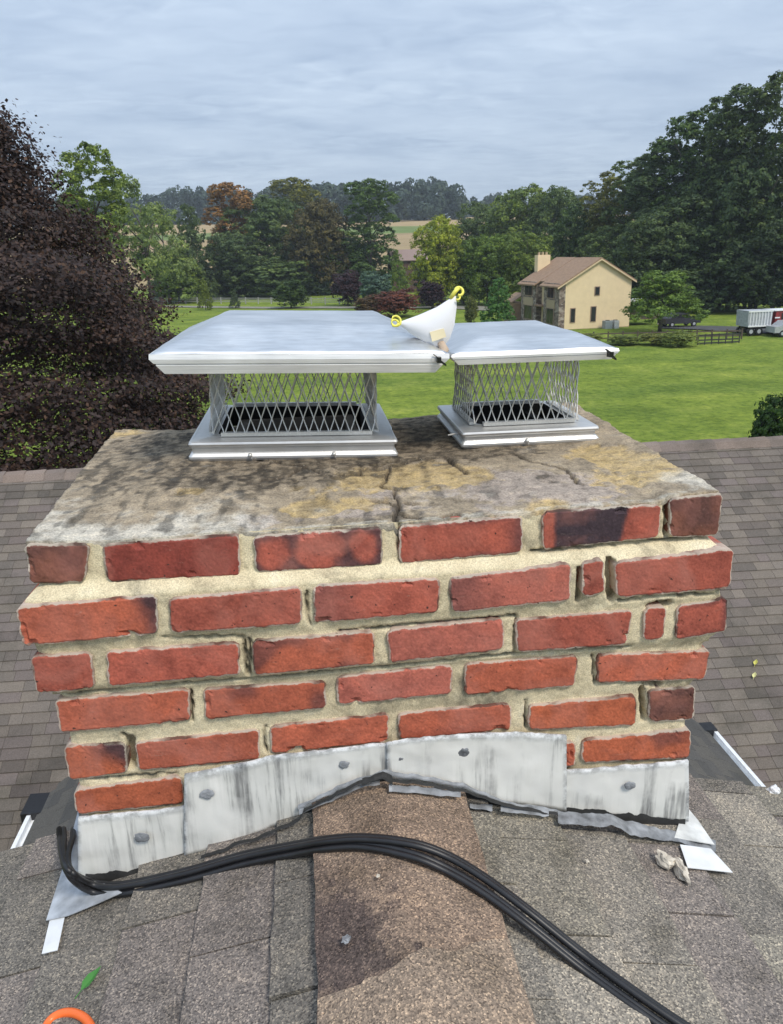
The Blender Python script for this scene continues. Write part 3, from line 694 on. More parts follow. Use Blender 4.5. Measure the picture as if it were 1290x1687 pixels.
# connecting roof between the two, darker, with white gutters along both eaves
EZ = -5.42; gxl, gxr = -3.02, 4.22; gc = (gxl+gxr)/2; crz = -3.30
def fary(z): return FY-(FZ-z)/FS
for sgn, gx in ((-1, gxl), (1, gxr)):
    mb = MB(); cols = []; L = abs(gx-gc); EZ = -5.36 if sgn < 0 else -5.22; CS = (crz-EZ)/L
    def CP(s, t, h, sgn=sgn): return (gc+sgn*s, t, crz-s*CS+h)
    s = 0.0
    while s < L-0.02:
        s2 = min(s+0.13, L); yend = fary(crz-s2*CS)+0.15
        t = 1.2
        while t < yend:
            wd = random.choice([0.2, 0.3, 0.25]); t2 = min(t+wd, yend)
            c = random.choice([(0.085, 0.082, 0.078), (0.075, 0.073, 0.07), (0.095, 0.09, 0.082)])
            shingle_tab(mb, cols, CP, s-0.03, s2, t, t2-0.004, -0.002, 0.009, 0.01, c, 1)
            t += wd
        s += 0.13
    child_world(mb.build('connecting_roof_slope', SH_FAR, fcol={'scol': cols}))
    ye = 6.98 if sgn < 0 else 7.12
    g = MB()
    for a, b in (((0, 0), (0.10, 0)), ((0.06, 0), (0.10, 0.07)), ((0, 0), (0.005, 0.06))):
        g.box((gx+sgn*(a[0]) if sgn > 0 else gx-b[0], 1.35, EZ-0.06+a[1]), (gx+b[0] if sgn > 0 else gx-a[0], ye, EZ-0.06+max(b[1], 0.006)))
    gt = g.build('gutter', WMETAL); child_world(gt)
    g = MB(); g.box((gx-0.16, ye-0.02, EZ-0.07), (gx+0.10, ye+0.35, EZ+0.03))
    g2 = g.build('gutter_end', BLACK); g2.parent = gt
mb = MB(); mb.box((gxl+0.35, 1.2, -9.5), (gxr-0.35, 6.2, EZ-0.08)); child_world(mb.build('connecting_wall', SIDING))

# tar line with painted shade at its left, sealant strip and roof aprons round the chimney foot
def ribbon(mb, pts, y, wpx, wob=3.0, n=90, lean=0.012):
    xs0, xs1 = pts[0][0], pts[-1][0]; b0 = len(mb.v)
    for i in range(n+1):
        px = lerp(xs0, xs1, i/n); cy = pl(pts, px); wd = wpx*(1+0.45*nz(px, 3, 0, 0.03)); o = nz(px, 7, 0, 0.04)*wob
        for j in range(4):
            p = onY(px, cy+o+(j/3-0.5)*wd, y-lean*(j/3)-0.002*math.sin(j/3*math.pi))
            mb.v.append((p.x, p.y+nz(px, j, 2, 0.05)*0.002, p.z))
    mb.f += [(b0+i*4+j, b0+i*4+j+1, b0+(i+1)*4+j+1, b0+(i+1)*4+j) for i in range(n) for j in range(3)]; mb.mi = [0]*len(mb.f)
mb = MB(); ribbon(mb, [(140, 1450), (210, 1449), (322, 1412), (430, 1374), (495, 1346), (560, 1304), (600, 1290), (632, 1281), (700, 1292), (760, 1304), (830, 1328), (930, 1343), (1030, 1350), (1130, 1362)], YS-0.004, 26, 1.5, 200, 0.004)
mb.build('tar_shade_seam', TAR_SHADE, chim, smooth=True)
mb = MB(); ribbon(mb, [(490, 1330), (560, 1297), (600, 1282), (632, 1272), (700, 1283), (762, 1293), (830, 1322), (925, 1339)], YS-0.018, 7, 2.5, 120, 0.006)
ribbon(mb, [(492, 1338), (540, 1318), (600, 1292), (625, 1290)], YS-0.03, 8, 1.5, 40, 0.01)
ribbon(mb, [(640, 1298), (700, 1303), (760, 1308)], YS-0.04, 11, 1.5, 40, 0.012)
ribbon(mb, [(775, 1328), (812, 1331)], YS-0.03, 10, 2, 20, 0.015)
ribbon(mb, [(826, 1330), (905, 1338)], YS-0.03, 15, 2, 40, 0.015)
ribbon(mb, [(920, 1346), (1010, 1352), (1060, 1370), (1110, 1378), (1180, 1394)], YS-0.03, 20, 3, 80, 0.03)
mb.build('sealant_strip', SEAL, chim, smooth=True)
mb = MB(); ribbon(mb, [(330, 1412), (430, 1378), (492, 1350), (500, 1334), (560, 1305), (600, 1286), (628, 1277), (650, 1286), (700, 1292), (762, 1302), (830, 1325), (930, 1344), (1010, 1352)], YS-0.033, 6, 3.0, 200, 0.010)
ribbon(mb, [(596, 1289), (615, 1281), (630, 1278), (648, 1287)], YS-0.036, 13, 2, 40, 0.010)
mb.build('tar_shade_seam', TAR_SHADE, chim, smooth=True)  # tar at the peak, painted shade further left
def apron(name, pts, mat, off=0.012, th=0.0015, bend=0.0):
    P3 = [on_roof(a, b, off) for a, b in pts]; m_ = MB(); m_.prism([(p.x, p.y, p.z) for p in P3], (0, 0, -th)); return m_.build(name, mat, chim)
GAL = simple('dull_galvanised', (0.42, 0.44, 0.47), 0.5, 0.2, var=0.35, scale=25, bmp=0.3)
apron('apron_flashing', [(128, 1335), (104, 1425), (75, 1516), (112, 1508), (160, 1488), (200, 1470), (150, 1445), (138, 1440)], GAL, 0.016)
apron('apron_tab', [(81, 1516), (68, 1571), (94, 1565), (106, 1509)], WMETAL, 0.013)
apron('apron_flashing', [(1129, 1325), (1112, 1380), (1178, 1391), (1150, 1350)], simple('pale_flashing', (0.60, 0.60, 0.58), 0.6, var=0.25, scale=30, bmp=0.3), 0.018)
apron('apron_tab', [(1121, 1391), (1172, 1398), (1208, 1437), (1134, 1429)], WMETAL, 0.014)

# ------------------------------------------------------------------ chimney caps
def make_cap(label, loc, tilt, bw, bd, bh, mw, md, mh, lw, ld, lf, lh, topw, screws, bx=0.0, ox=0.0, spat=0.0107):
    root = empty('chimney_cap', label, 'chimney cap', loc, 0, 'stainless steel chimney caps'); root.rotation_euler = (0, tilt, 0)
    # base: skirt with two rolled beads and a flat top plate with a square opening
    b = MB(); prof = [(0, 0), (0.003, 0.001), (0.006, 0.006), (0.006, 0.010), (0.002, 0.0155), (-0.001, 0.017), (0, bh-0.012), (0.004, bh-0.009), (0.0055, bh-0.005), (0.004, bh-0.001), (0, bh), (-0.004, bh)]
    def rect(o, z, rc=0.006, wx=bw/2, wy=bd/2):
        pts = []
        for sx, sy, a0 in ((1, -1, -90), (1, 1, 0), (-1, 1, 90), (-1, -1, 180)):
            for k in range(4):
                a = R(a0+k*30); pts.append((sx*(wx+o-rc)+rc*math.cos(a), sy*(wy+o-rc)+rc*math.sin(a)+bd/2, z))
        return pts
    rings = [rect(o, z) for o, z in prof]; n = len(rings[0])
    inner = [rect(-(bw-mw)/2-0.004, bh+0.0005)]; 
    wx, wy = mw/2-0.012, md/2-0.012
    rings.append(rect(-0.03, bh+0.003)); rings.append(rect(0, bh+0.006, 0.012, wx+0.010, wy+0.010)); rings.append(rect(0, bh+0.004, 0.012, wx, wy)); 
    for r_ in rings: b.v += r_
    b.f = [(i*n+k, i*n+(k+1) % n, (i+1)*n+(k+1) % n, (i+1)*n+k) for i in range(len(rings)-1) for k in range(n)]
    b.mi = [0]*len(b.f)
    base = b.build('base', BASEM, root)
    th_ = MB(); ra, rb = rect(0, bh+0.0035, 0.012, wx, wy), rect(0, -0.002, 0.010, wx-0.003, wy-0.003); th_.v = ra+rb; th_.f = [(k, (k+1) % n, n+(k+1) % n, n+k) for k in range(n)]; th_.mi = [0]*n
    th_.build('throat', FLUE_SHADE, base)  # inner steel wall of the base, its shade painted black
    fl = MB()   # bright turned-out foot of the screen
    for (x0, y0, x1, y1) in ((-mw/2+0.02, -md/2, mw/2-0.01, -md/2-0.0), (-mw/2+0.02, md/2, mw/2-0.02, md/2)):
        fl.box((x0, y0+bd/2-0.009, bh+0.004), (x1, y0+bd/2+0.004, bh+0.0115))
    for sx in (-1, 1): fl.box((sx*mw/2-0.006, -md/2+0.012+bd/2, bh+0.004), (sx*mw/2+0.006, md/2-0.012+bd/2, bh+0.0095))
    fl.build('screen_flange', MESHM, root)
    # expanded metal screen
    s = MB(); rc = 0.022; per = 2*(mw+md)-8*rc+2*math.pi*rc
    def peri(q, o=0.0):
        q = q % per; segs = [(mw-2*rc), math.pi*rc/2, (md-2*rc), math.pi*rc/2]*2
        cx = [(-1, -1), (1, -1), (1, 1), (-1, 1)]
        k = 0
        while q > segs[k]: q -= segs[k]; k += 1
        side = k//2; hx, hy = mw/2, md/2
        if k % 2 == 0:
            if side == 0: return (-hx+rc+q, -hy-o)
            if side == 1: return (hx+o, -hy+rc+q)
            if side == 2: return (hx-rc-q, hy+o)
            return (-hx-o, hy-rc-q)
        a = q/rc; c = [(hx-rc, -hy+rc), (hx-rc, hy-rc), (-hx+rc, hy-rc), (-hx+rc, -hy+rc)][side]; st = [-math.pi/2, 0, math.pi/2, math.pi][side]
        return (c[0]+(rc+o)*math.cos(st+a), c[1]+(rc+o)*math.sin(st+a))
    ns = int(round(per/spat/2))*2; dd = per/ns; H = mh; seg = 32; ch = 0.060
    for k in range(ns):
        ph = math.pi*(k % 2); pts = []
        for i in range(seg+1):
            z = i/seg*H; wv = math.cos(2*math.pi*z/ch+ph); wv = 0.8*2/math.pi*math.asin(max(-1, min(1, wv)))+0.2*wv
            q = k*dd+dd*0.47*wv; o = 0.0012*(1 if k % 2 else -1)*math.sin(2*math.pi*z/ch)+0.006*(1-i/seg)**6+nz(k*0.1, z*4, 1, 2)*0.0015
            x, y = peri(q, o); pts.append((x, y+bd/2, bh+0.008+z))
        s.tube(pts, 0.00145, 4, caps=False)
    s.build('mesh_screen', MESHM, root)
    # lid: pyramid-like sheet with soft hips
    zl = bh+0.008+mh
    l = MB(); nn = 46; yc = bd/2; front = []
    lid_pts = []
    for j in range(nn+1):
        for i in range(nn+1):
            u, v = i/nn*2-1, j/nn*2-1; x = u*lw/2; y = v*ld/2
            dx = lw/2-abs(x); dy = ld/2-abs(y); e = min(dx/((lw-topw)/2), dy/((lw-topw)/2*0.9))
            e = max(0, min(1, e)); h = lh*(e if e < 0.85 else 0.85+0.15*math.sin((e-0.85)/0.15*math.pi/2)*0.9)
            h += 0.0012*nz(x, y, 3, 12)
            lid_pts.append((x+ox, y+yc, zl+lf+h))
    W = nn+1; l.v = lid_pts; l.f = [(j*W+i, j*W+i+1, (j+1)*W+i+1, (j+1)*W+i) for j in range(nn) for i in range(nn)]; l.mi = [0]*len(l.f)
    lid = l.build('lid', LIDM, root, smooth=True)
    sol = lid.modifiers.new('thickness', 'SOLIDIFY'); sol.thickness = 0.0012; sol.offset = -1
    f_ = MB(); hw, hd = lw/2, ld/2; cut = lf*0.78
    prof2 = [(0, 0.0, 0), (0.25, 0.0030, 0.10), (0.46, 0.0040, 0.40), (0.50, 0.0012, 0.44), (0.56, 0.0036, 0.52), (1.0, 0.0030, 1.0)]
    rg = []
    for t_, o, c_ in prof2+[(a_, b_-0.0016, c2_) for a_, b_, c2_ in prof2[::-1]]:
        ix, iy = cut*c_, cut*0.28*c_
        rg.append([(sx*(hw-ix+o)+ox, sy*(hd-iy+o)+yc, zl+lf-lf*t_) for sx, sy in ((-1, -1), (1, -1), (1, 1), (-1, 1))])
    for r_ in rg: f_.v += r_
    m_ = len(rg)
    f_.f = [(4*k+q_, 4*k+(q_+1) % 4, 4*((k+1) % m_)+(q_+1) % 4, 4*((k+1) % m_)+q_)[::-1] for k in range(m_) for q_ in range(4)]; f_.mi = [0]*len(f_.f)
    f_.build('flange', LIDF, root)
    for sx in screws:
        c = MB(); c.lathe([(0.0001, -0.011), (0.0035, -0.0105), (0.0045, -0.007), (0.0045, -0.004), (0.0018, -0.004), (0.0018, 0.004)], (sx, -0.0035, 0.013), 10, axis='y')
        c.tube([(sx+0.001, -0.008, 0.018), (sx+0.002, -0.010, 0.008), (sx+0.004, -0.009, 0.003)], 0.0016, 6)
        c.build('screw', MESHM, root, smooth=True)
    return root
capA = make_cap('large stainless steel chimney cap with wide lid and mesh sides on the left flue', (-0.036, 1.56, -0.3995), R(2.2), 0.412, 0.40, 0.040, 0.338, 0.33, 0.138, 0.556, 0.56, 0.036, 0.048, 0.34, (-0.090, 0.078), ox=0.020)
capB = make_cap('smaller stainless steel chimney cap with narrower lid on the right flue', (0.460, 1.575, -0.4005), R(0.3), 0.286, 0.30, 0.036, 0.200+0.03, 0.23, 0.139, 0.335, 0.42, 0.021, 0.028, 0.20, (-0.01,), ox=-0.012)
p_ = MB(); p_.tube([(-0.143, 0.05, 0.022), (-0.168, 0.045, 0.020)], 0.002, 6); p_.build('screw', MESHM, capB)

# binder clips on the lid corners
def clip(px, py, y, label, rz):
    p = onY(px, py, y); m_ = MB()
    m_.prism([(-0.009, -0.006, 0.006), (-0.009, 0.006, 0.006), (0.004, 0.0035, -0.006), (0.011, 0.001, -0.010), (0.011, -0.001, -0.010), (0.004, -0.0035, -0.006)], (0, 0, -0.004))
    m_.box((-0.008, -0.007, -0.006), (0.000, 0.007, 0.005))
    root = empty('spring_clip', label, 'clip', p, rz, 'black spring clips on the lid corners'); root.scale = (.95, .95, .95)
    m_.build('jaw', CLIPM, root)
    h = MB(); h.tube([(-0.006, -0.004, 0.004), (-0.014, -0.002, 0.010), (-0.014, 0.003, 0.010), (-0.006, 0.005, 0.004)], 0.0012, 6); h.build('lever', CLIPM, root)
    return root
clip(727, 592, 1.472, 'black clip below the folded white mask, between the two lids', 0)
clip(1009, 583, 1.50, 'black clip on the right corner of the smaller lid', R(10))

# white dust mask folded flat, wedged between the two lids
mask = empty('dust_mask', 'folded white dust mask with yellow strap loops wedged between the two lids', 'mask', onY(700, 545, 1.53))
topl = [(657, 531), (690, 519), (720, 506), (745, 490), (752, 487)]
lowl = [(657, 533), (678, 550), (700, 564), (718, 574), (730, 572), (741, 558), (749, 535), (753, 505), (752, 487)]
m_ = MB(); nn, mm = 36, 18
def along(L, t):
    d = [0]
    for a, b in zip(L, L[1:]): d.append(d[-1]+math.hypot(b[0]-a[0], b[1]-a[1]))
    q = t*d[-1]
    for k in range(len(L)-1):
        if q <= d[k+1]+1e-9:
            f_ = (q-d[k])/(d[k+1]-d[k]); return (lerp(L[k][0], L[k+1][0], f_), lerp(L[k][1], L[k+1][1], f_))
    return L[-1]
for sgn in (-1, 1):
    b0 = len(m_.v)
    for i in range(nn+1):
        a, b = along(topl, i/nn), along(lowl, i/nn)
        for j in range(mm+1):
            t = j/mm; px, py = lerp(a[0], b[0], t), lerp(a[1], b[1], t)
            bulge = math.sin(math.pi*i/nn)*math.sin(math.pi*min(1, t*1.0)*0.94+0.06)**0.7
            yv = 1.53+sgn*(0.016*bulge+0.0006)
            p = onY(px, py, 1.53); m_.v.append((p.x, yv, p.z))
    W = mm+1; m_.f += [(b0+i*W+j, b0+(i+1)*W+j, b0+(i+1)*W+j+1, b0+i*W+j+1) for i in range(nn) for j in range(mm)]
m_.mi = [0]*len(m_.f)
def mchild(o): o.parent = mask; o.matrix_parent_inverse = Matrix.Translation(Vector(mask.location)).inverted(); return o
mchild(m_.build('filter', simple('white_filter_fabric', (0.80, 0.80, 0.84), 0.8, var=0.03), smooth=True))
YEL = simple('yellow_elastic', (0.80, 0.74, 0.12), 0.5, var=0.1)
def loop(cx, cy, r_, ell=1.0, a0=0, a1=360, y=1.53, rad=0.0022):
    pts = []
    for k in range(25):
        an = R(lerp(a0, a1, k/24)); p = onY(cx+r_*math.cos(an), cy-r_*ell*math.sin(an), y); pts.append((p.x, p.y+0.004*math.sin(an), p.z))
    q = MB(); q.tube(pts, rad, 8); return mchild(q.build('strap', YEL, smooth=True))
loop(653, 529, 8, 1.0, -40, 330); loop(651, 532, 6, .8, 0, 350, 1.524); loop(757, 480, 6.5, 1.0, -110, 200, rad=0.0026); loop(754, 489, 4.5, 1.0, -120, 60, 1.525, 0.0018)
q = MB(); q.tube([onY(743, 492, 1.53), onY(750, 481, 1.528), onY(757, 475, 1.53)], [0.004, 0.004, 0.0026], 8); mchild(q.build('strap', YEL, smooth=True))
q = MB(); L_ = [(709, 547), (732, 541), (736, 555), (713, 563)]
P4 = [onY(a, b, 1.512) for a, b in L_]; q.prism([tuple(p) for p in P4], (0, 0.001, 0)); tagp = mchild(q.build('label_patch', simple('cream_label', (0.85, 0.74, 0.50), 0.6, var=0.08)))
q = MB()
for k in range(4):      # faded printed strokes
    cx = 715.5+k*5.2; cy = 557-k*1.3
    for (dx0, dy0, dx1, dy1) in ((0, -5, 0.6, 1), (0, -5, 2.6, -5.6), (2.6, -5.6, 3.2, 0)):
        a, b = onY(cx+dx0, cy+dy0, 1.5085), onY(cx+dx1, cy+dy1, 1.5085); q.tube([a, b], 0.0012, 5)
qq = q.build('printing', simple('orange_ink', (0.62, 0.26, 0.05), 0.6)); qq.parent = tagp; qq.matrix_parent_inverse = Matrix.Translation(Vector(mask.location)).inverted()
q = MB(); q.tube([onY(727, 565, 1.52), onY(733, 577, 1.51), onY(730, 588, 1.50)], [0.007, 0.009, 0.004], 10); mchild(q.build('nose_clip', simple('tan_foam', (0.50, 0.38, 0.28), 0.7, var=0.2), smooth=True))

# ------------------------------------------------------------------ cables, hose, debris
def catmull(P, n=8):
    out = []
    P = [P[0]]+list(P)+[P[-1]]
    for k in range(1, len(P)-2):
        p0, p1, p2, p3 = P[k-1], P[k], P[k+1], P[k+2]
        for i in range(n):
            t = i/n
            out.append(0.5*((2*p1)+(p2-p0)*t+(2*p0-5*p1+4*p2-p3)*t*t+(-p0+3*p1-3*p2+p3)*t**3))
    out.append(P[-2]); return out
main = [(200, 1461), (300, 1440), (400, 1412), (480, 1396), (540, 1386), (600, 1384), (680, 1398), (740, 1422), (800, 1458), (870, 1510), (960, 1582), (1050, 1648), (1150, 1715), (1300, 1800)]
cabs = [(-5, 0.010, 0, 'upper strand of the black cable bundle crossing the roof'), (5, 0.010, 0, 'lower strand of the black cable bundle crossing the roof'), (0, 0.018, 26, 'outer black cable bending round the left foot of the chimney'), (12, 0.009, 8, 'lowest black cable lying on the shingles')]
bundle = empty('cable_bundle', 'bundle of black cables laid across the ridge in front of the chimney', 'cable', on_roof(480, 1396, 0.01))
for ci, (dy, off, dx, _) in enumerate(cabs):
    P = []
    st = [Vector((-0.60+dx*.0008, 1.52, -1.75)), Vector((-0.60+dx*.0008, 1.47, -1.25)), onY(97+dx*0.9, 1367, 1.37), onY(98+dx*0.8, 1381, 1.26), onY(102+dx*0.35, 1412, 1.15)]
    P += st
    P.append(onY(114+dx*0.2, 1438+dy*0.6, 1.095)); P.append(on_roof(150, 1457+dy, off+0.012))
    for (a, b) in main:
        spread = sst(560, 760, a); dn = -1 if ci in (0, 2) else 1
        extra = spread*(-9 if ci in (0, 2) else 4)
        hump = 0.05*sst(440, 540, a)*(1-sst(850, 930, a))
        P.append(on_roof(a, b+dy+extra, off+hump*0.5))
    q = MB(); q.tube(catmull([Vector(p) for p in P]), 0.0052, 12)
    o = q.build('cable_strand', BLACK, smooth=True); o.parent = bundle; o.matrix_parent_inverse = Matrix.Translation(Vector(bundle.location)).inverted()
q = MB(); P = []
for a in range(-60, 245, 8):
    p = on_roof(112+40*math.cos(R(a)), 1706-38*math.sin(R(a)), 0.012); P.append(p)
q.tube(P, 0.0062, 12); tag(q.build('orange_hose', ORANGE, smooth=True), 'orange hose loop entering at the bottom left corner', 'hose')
def rock(px, py, r_, sc, label, seed, mat, off=0.008, group=None, cen=None, cat='stone', name='mortar_chunk', rz=0.0):
    p = cen or on_roof(px, py, off); m_ = MB(); vs = []; seg, rg = 14, 9
    for a in range(rg+1):
        th = math.pi*a/rg
        for k in range(seg):
            an = 2*math.pi*k/seg; d = Vector((math.sin(th)*math.cos(an), math.sin(th)*math.sin(an), math.cos(th)))
            q_ = 1+0.55*nz(d.x+seed, d.y, d.z, 1.3)+0.15*nz(d.x, d.y+seed, d.z, 5)
            d = Vector((max(-.8, min(.8, d.x)), d.y, max(-0.8, min(.8, d.z))))
            vs.append(d*r_*q_)
    M_ = Matrix.Rotation(rz, 4, 'Z') @ Matrix.Diagonal((*sc, 1))
    vs = [M_ @ v for v in vs]
    m_.add(vs, [(a*seg+k, (a+1)*seg+k, (a+1)*seg+(k+1) % seg, a*seg+(k+1) % seg) for a in range(rg) for k in range(seg)])
    o = m_.build(name, mat); o.location = p; tag(o, label, cat, group); return o
CHUNK = simple('pale_chunk', (0.55, 0.50, 0.42), 0.9, var=0.35, scale=60, bmp=0.6, bscale=150)
rock(1097, 1417, 0.013, (0.9, 1.3, 1.0), 'broad pale mortar chunk left of its pointed twin, beside the white metal tab', 1.3, CHUNK, 0.017, rz=0.5)
rock(1122, 1432, 0.013, (0.75, 1.9, 0.9), 'long pointed pale mortar chunk touching the white metal tab', 4.1, CHUNK, 0.017, rz=0.05)
rock(968, 1418, 0.0035, (1, 1, .7), 'tiny cream pebble alone on the right roof slope', 2.2, CHUNK, 0.009, cat='pebble', name='pebble')
rock(1275, 1301, 0.010, (1.2, 1, .8), 'white crumb of mortar at the far edge of the right roof slope', 6.2, WMETAL, 0.012, name='mortar_crumb')
rock(570, 1547, 0.006, (1, 1, .6), 'grey dab of sealant on the dark worn ridge patch', 7.7, SEAL, 0.036, cat='sealant', name='sealant_lump')
rock(830, 1640, 0.0055, (1, 1.2, .4), 'small dark lump on the lower right of the ridge cap', 9.7, TAR_SHADE, 0.022, cat='tar lump', name='tar_lump')
rock(622, 1443, 0.003, (1, 1, .7), 'tiny pink white pebble on the ridge just under the cables', 3.2, CHUNK, 0.036, cat='pebble', name='pebble')
for (px, py, lb, colr) in ((1245, 1096, 'upper yellow leaf on the rear roof at right', (0.55, 0.50, 0.10)), (1243, 1117, 'lower pale yellow leaf on the rear roof at right', (0.62, 0.58, 0.25)), (150, 1612, 'green leaf lying on the left roof slope', (0.05, 0.20, 0.03))):
    if py > 1500: p = on_roof(px, py, 0.016); L_ = 0.020
    else:
        d = ray(px, py); # plane of the rear roof
        tt = (FZ-FY*FS)/(d.z-FS*(d.y-FDX*d.x)); p = d*tt+Vector((0, 0, 0.04)); L_ = 0.05
    m_ = MB(); pts = [(-1, 0, 0), (-0.5, 0.42, 0.12), (0.1, 0.5, 0.1), (0.6, 0.25, 0.05), (1, 0, 0.12), (0.6, -0.28, 0.2), (0.1, -0.5, 0.25), (-0.5, -0.42, 0.12)]
    m_.v = [(a*L_, b*L_, c*L_) for a, b, c in pts]+[(0, 0, -0.05*L_)]; m_.f = [(k, (k+1) % 8, 8) for k in range(8)]; m_.mi = [0]*8
    m_.tube([(-L_, 0, 0), (-L_*1.6, -0.1*L_, 0.02*L_)], 0.04*L_, 5)
    o = m_.build('fallen_leaf', simple('leaf_'+lb.split()[0], colr, 0.5, var=0.2), smooth=False); o.location = p; o.rotation_euler = (R(-8), R(-14), R(50)); tag(o, lb, 'leaf')

# ------------------------------------------------------------------ ground
GZ = -9.5
def gz_(x, y):
    h = GZ
    h += sst(200, 240, y)*0 + max(0, y-205)*0.0855*(1-sst(505, 640, y)) + (sst(505, 640, y)*25.7)
    h += 2.5*nz(x, y, 0, 0.006)*sst(200, 400, y) + 0.25*nz(x, y, 3, 0.03)*sst(30, 60, y)
    return h
def mat_ground():
    m, t, b = newmat('lawn_and_fields')
    g = tex(t, scale=0.35, detail=8, rough=0.7); f = tex(t, scale=2.2, detail=7, rough=0.75, sc3=(1, 1, 1)); st = tex(t, scale=0.12, detail=4, sc3=(0.5, 1.6, 1))
    c = ramp(t, g.outputs[0], [(0.3, (0.115, 0.165, 0.028)), (0.5, (0.175, 0.240, 0.040)), (0.7, (0.26, 0.31, 0.062))])
    c = mix(t, 1.0, c, ramp(t, f.outputs[0], [(0.30, (0.45, 0.52, 0.5)), (0.5, (1, 1, 1)), (0.70, (1.5, 1.35, 1.3))]), 'MULTIPLY')
    c = mix(t, 1.0, c, ramp(t, st.outputs[0], [(0.35, (0.75, 0.80, 0.8)), (0.65, (1.15, 1.1, 1.0))]), 'MULTIPLY')
    tcn = N(t, 'ShaderNodeTexCoord'); sp = N(t, 'ShaderNodeSeparateXYZ'); t.links.new(tcn.outputs['Object'], sp.inputs[0])
    yy = MA(t, 'ADD', sp.outputs[1], MA(t, 'MULTIPLY', MA(t, 'SUBTRACT', g.outputs[0], 0.5), 14.0))
    fld = MA(t, 'MULTIPLY', MA(t, 'ADD', sp.outputs[1], MA(t, 'MULTIPLY', sp.outputs[0], 0.06)), 1/600.0)
    fc = ramp(t, fld, [(0.0, (0.30, 0.235, 0.12)), (0.44, (0.34, 0.26, 0.14)), (0.66, (0.34, 0.25, 0.14)), (0.675, (0.14, 0.20, 0.06)), (0.74, (0.16, 0.20, 0.07)), (0.75, (0.38, 0.28, 0.15)), (0.9, (0.36, 0.27, 0.15))])
    fc = mix(t, 1.0, fc, ramp(t, tex(t, scale=0.06, detail=5, sc3=(1, 6, 1)).outputs[0], [(0.3, (0.8, 0.8, 0.8)), (0.7, (1.15, 1.15, 1.15))]), 'MULTIPLY')
    c = mix(t, ramp(t, MA(t, 'MULTIPLY', yy, 1/600.0), [(0.36, (0, 0, 0)), (0.38, (1, 1, 1))]), c, fc)
    t.links.new(c, b.inputs['Base Color']); b.inputs['Roughness'].default_value = 0.95; b.inputs['Specular IOR Level'].default_value = 0.1
    bump(t, b, f.outputs[0], 0.8, 0.25)
    return m
m_ = MB(); xs = np.concatenate([np.linspace(-1500, -260, 14), np.linspace(-240, 240, 97), np.linspace(260, 1500, 14)]); ys = np.concatenate([np.linspace(-200, -10, 6), np.linspace(0, 640, 129), np.linspace(680, 3000, 14)])
for y in ys:
    for x in xs: m_.v.append((x, y, gz_(x, y)))
W = len(xs); m_.f = [(j*W+i, j*W+i+1, (j+1)*W+i+1, (j+1)*W+i) for j in range(len(ys)-1) for i in range(W-1)]; m_.mi = [0]*len(m_.f)
tag(m_.build('ground', mat_ground(), smooth=True), kind='structure')
def drape(name, pts, mat, off, n=30):
    m_ = MB()
    L = []
    for (a, b), (c, d) in zip(pts, pts[1:]):
        for k in range(12): L.append((Vector(a).lerp(Vector(c), k/12), Vector(b).lerp(Vector(d), k/12)))
    L.append((Vector(pts[-1][0]), Vector(pts[-1][1])))
    for a, b in L:
        for q in (a, b): m_.v.append((q.x, q.y, gz_(q.x, q.y)+off))
    m_.f = [(2*k, 2*k+2, 2*k+3, 2*k+1) for k in range(len(L)-1)]; m_.mi = [0]*len(m_.f)
    return tag(m_.build(name, mat), kind='structure')
GRAV = simple('gravel', (0.22, 0.21, 0.17), 0.95, var=0.2, scale=1.5)
def g2(px, py): p = onZ(px, py, GZ); return (p.x, p.y)
drape('path', [(g2(270, 506), g2(270, 503)), (g2(400, 507), g2(400, 504.5)), (g2(560, 507), g2(560, 504)), (g2(680, 508), g2(680, 505)), (g2(740, 510), g2(740, 505)), (g2(800, 513), g2(800, 506)), (g2(900, 522), g2(900, 510))], GRAV, 0.10)
drape('driveway', [(g2(1090, 543), g2(1090, 538)), (g2(1150, 545), g2(1150, 538)), (g2(1220, 550), g2(1220, 540)), (g2(1320, 553), g2(1320, 540))], simple('asphalt', (0.06, 0.06, 0.06), 0.9, var=0.2, scale=0.6), 0.10)

# ------------------------------------------------------------------ trees
def leaf_mesh(name, C, Nn, S, tint, aspect=0.6, A=1.0):
    n = len(C); r1 = rng.normal(size=(n, 3)); t1 = np.cross(Nn, r1); t1 /= np.linalg.norm(t1, axis=1)[:, None]+1e-9; t2 = np.cross(Nn, t1)
    S = S[:, None]; a = t1*S; b = t2*S*aspect
    if A != 1.0:
        a = a*np.array([1, 1, 1/A]); b = b*np.array([1, 1, 1/A])
    V = np.stack([C-a, C-b+Nn*S*0.12, C+a, C+b+Nn*S*0.12], 1).reshape(-1, 3).astype(np.float32)
    me = bpy.data.meshes.new(name); me.vertices.add(4*n); me.vertices.foreach_set('co', V.ravel())
    me.loops.add(4*n); me.loops.foreach_set('vertex_index', np.arange(4*n, dtype=np.int32))
    me.polygons.add(n); me.polygons.foreach_set('loop_start', np.arange(0, 4*n, 4, dtype=np.int32)); me.polygons.foreach_set('loop_total', np.full(n, 4, dtype=np.int32))
    me.update(calc_edges=True); at = me.attributes.new('tint', 'FLOAT', 'FACE'); at.data.foreach_set('value', tint.astype(np.float32))
    me.materials.append(LEAF); return me
def unit(v): return v/(np.linalg.norm(v, axis=1)[:, None]+1e-9)
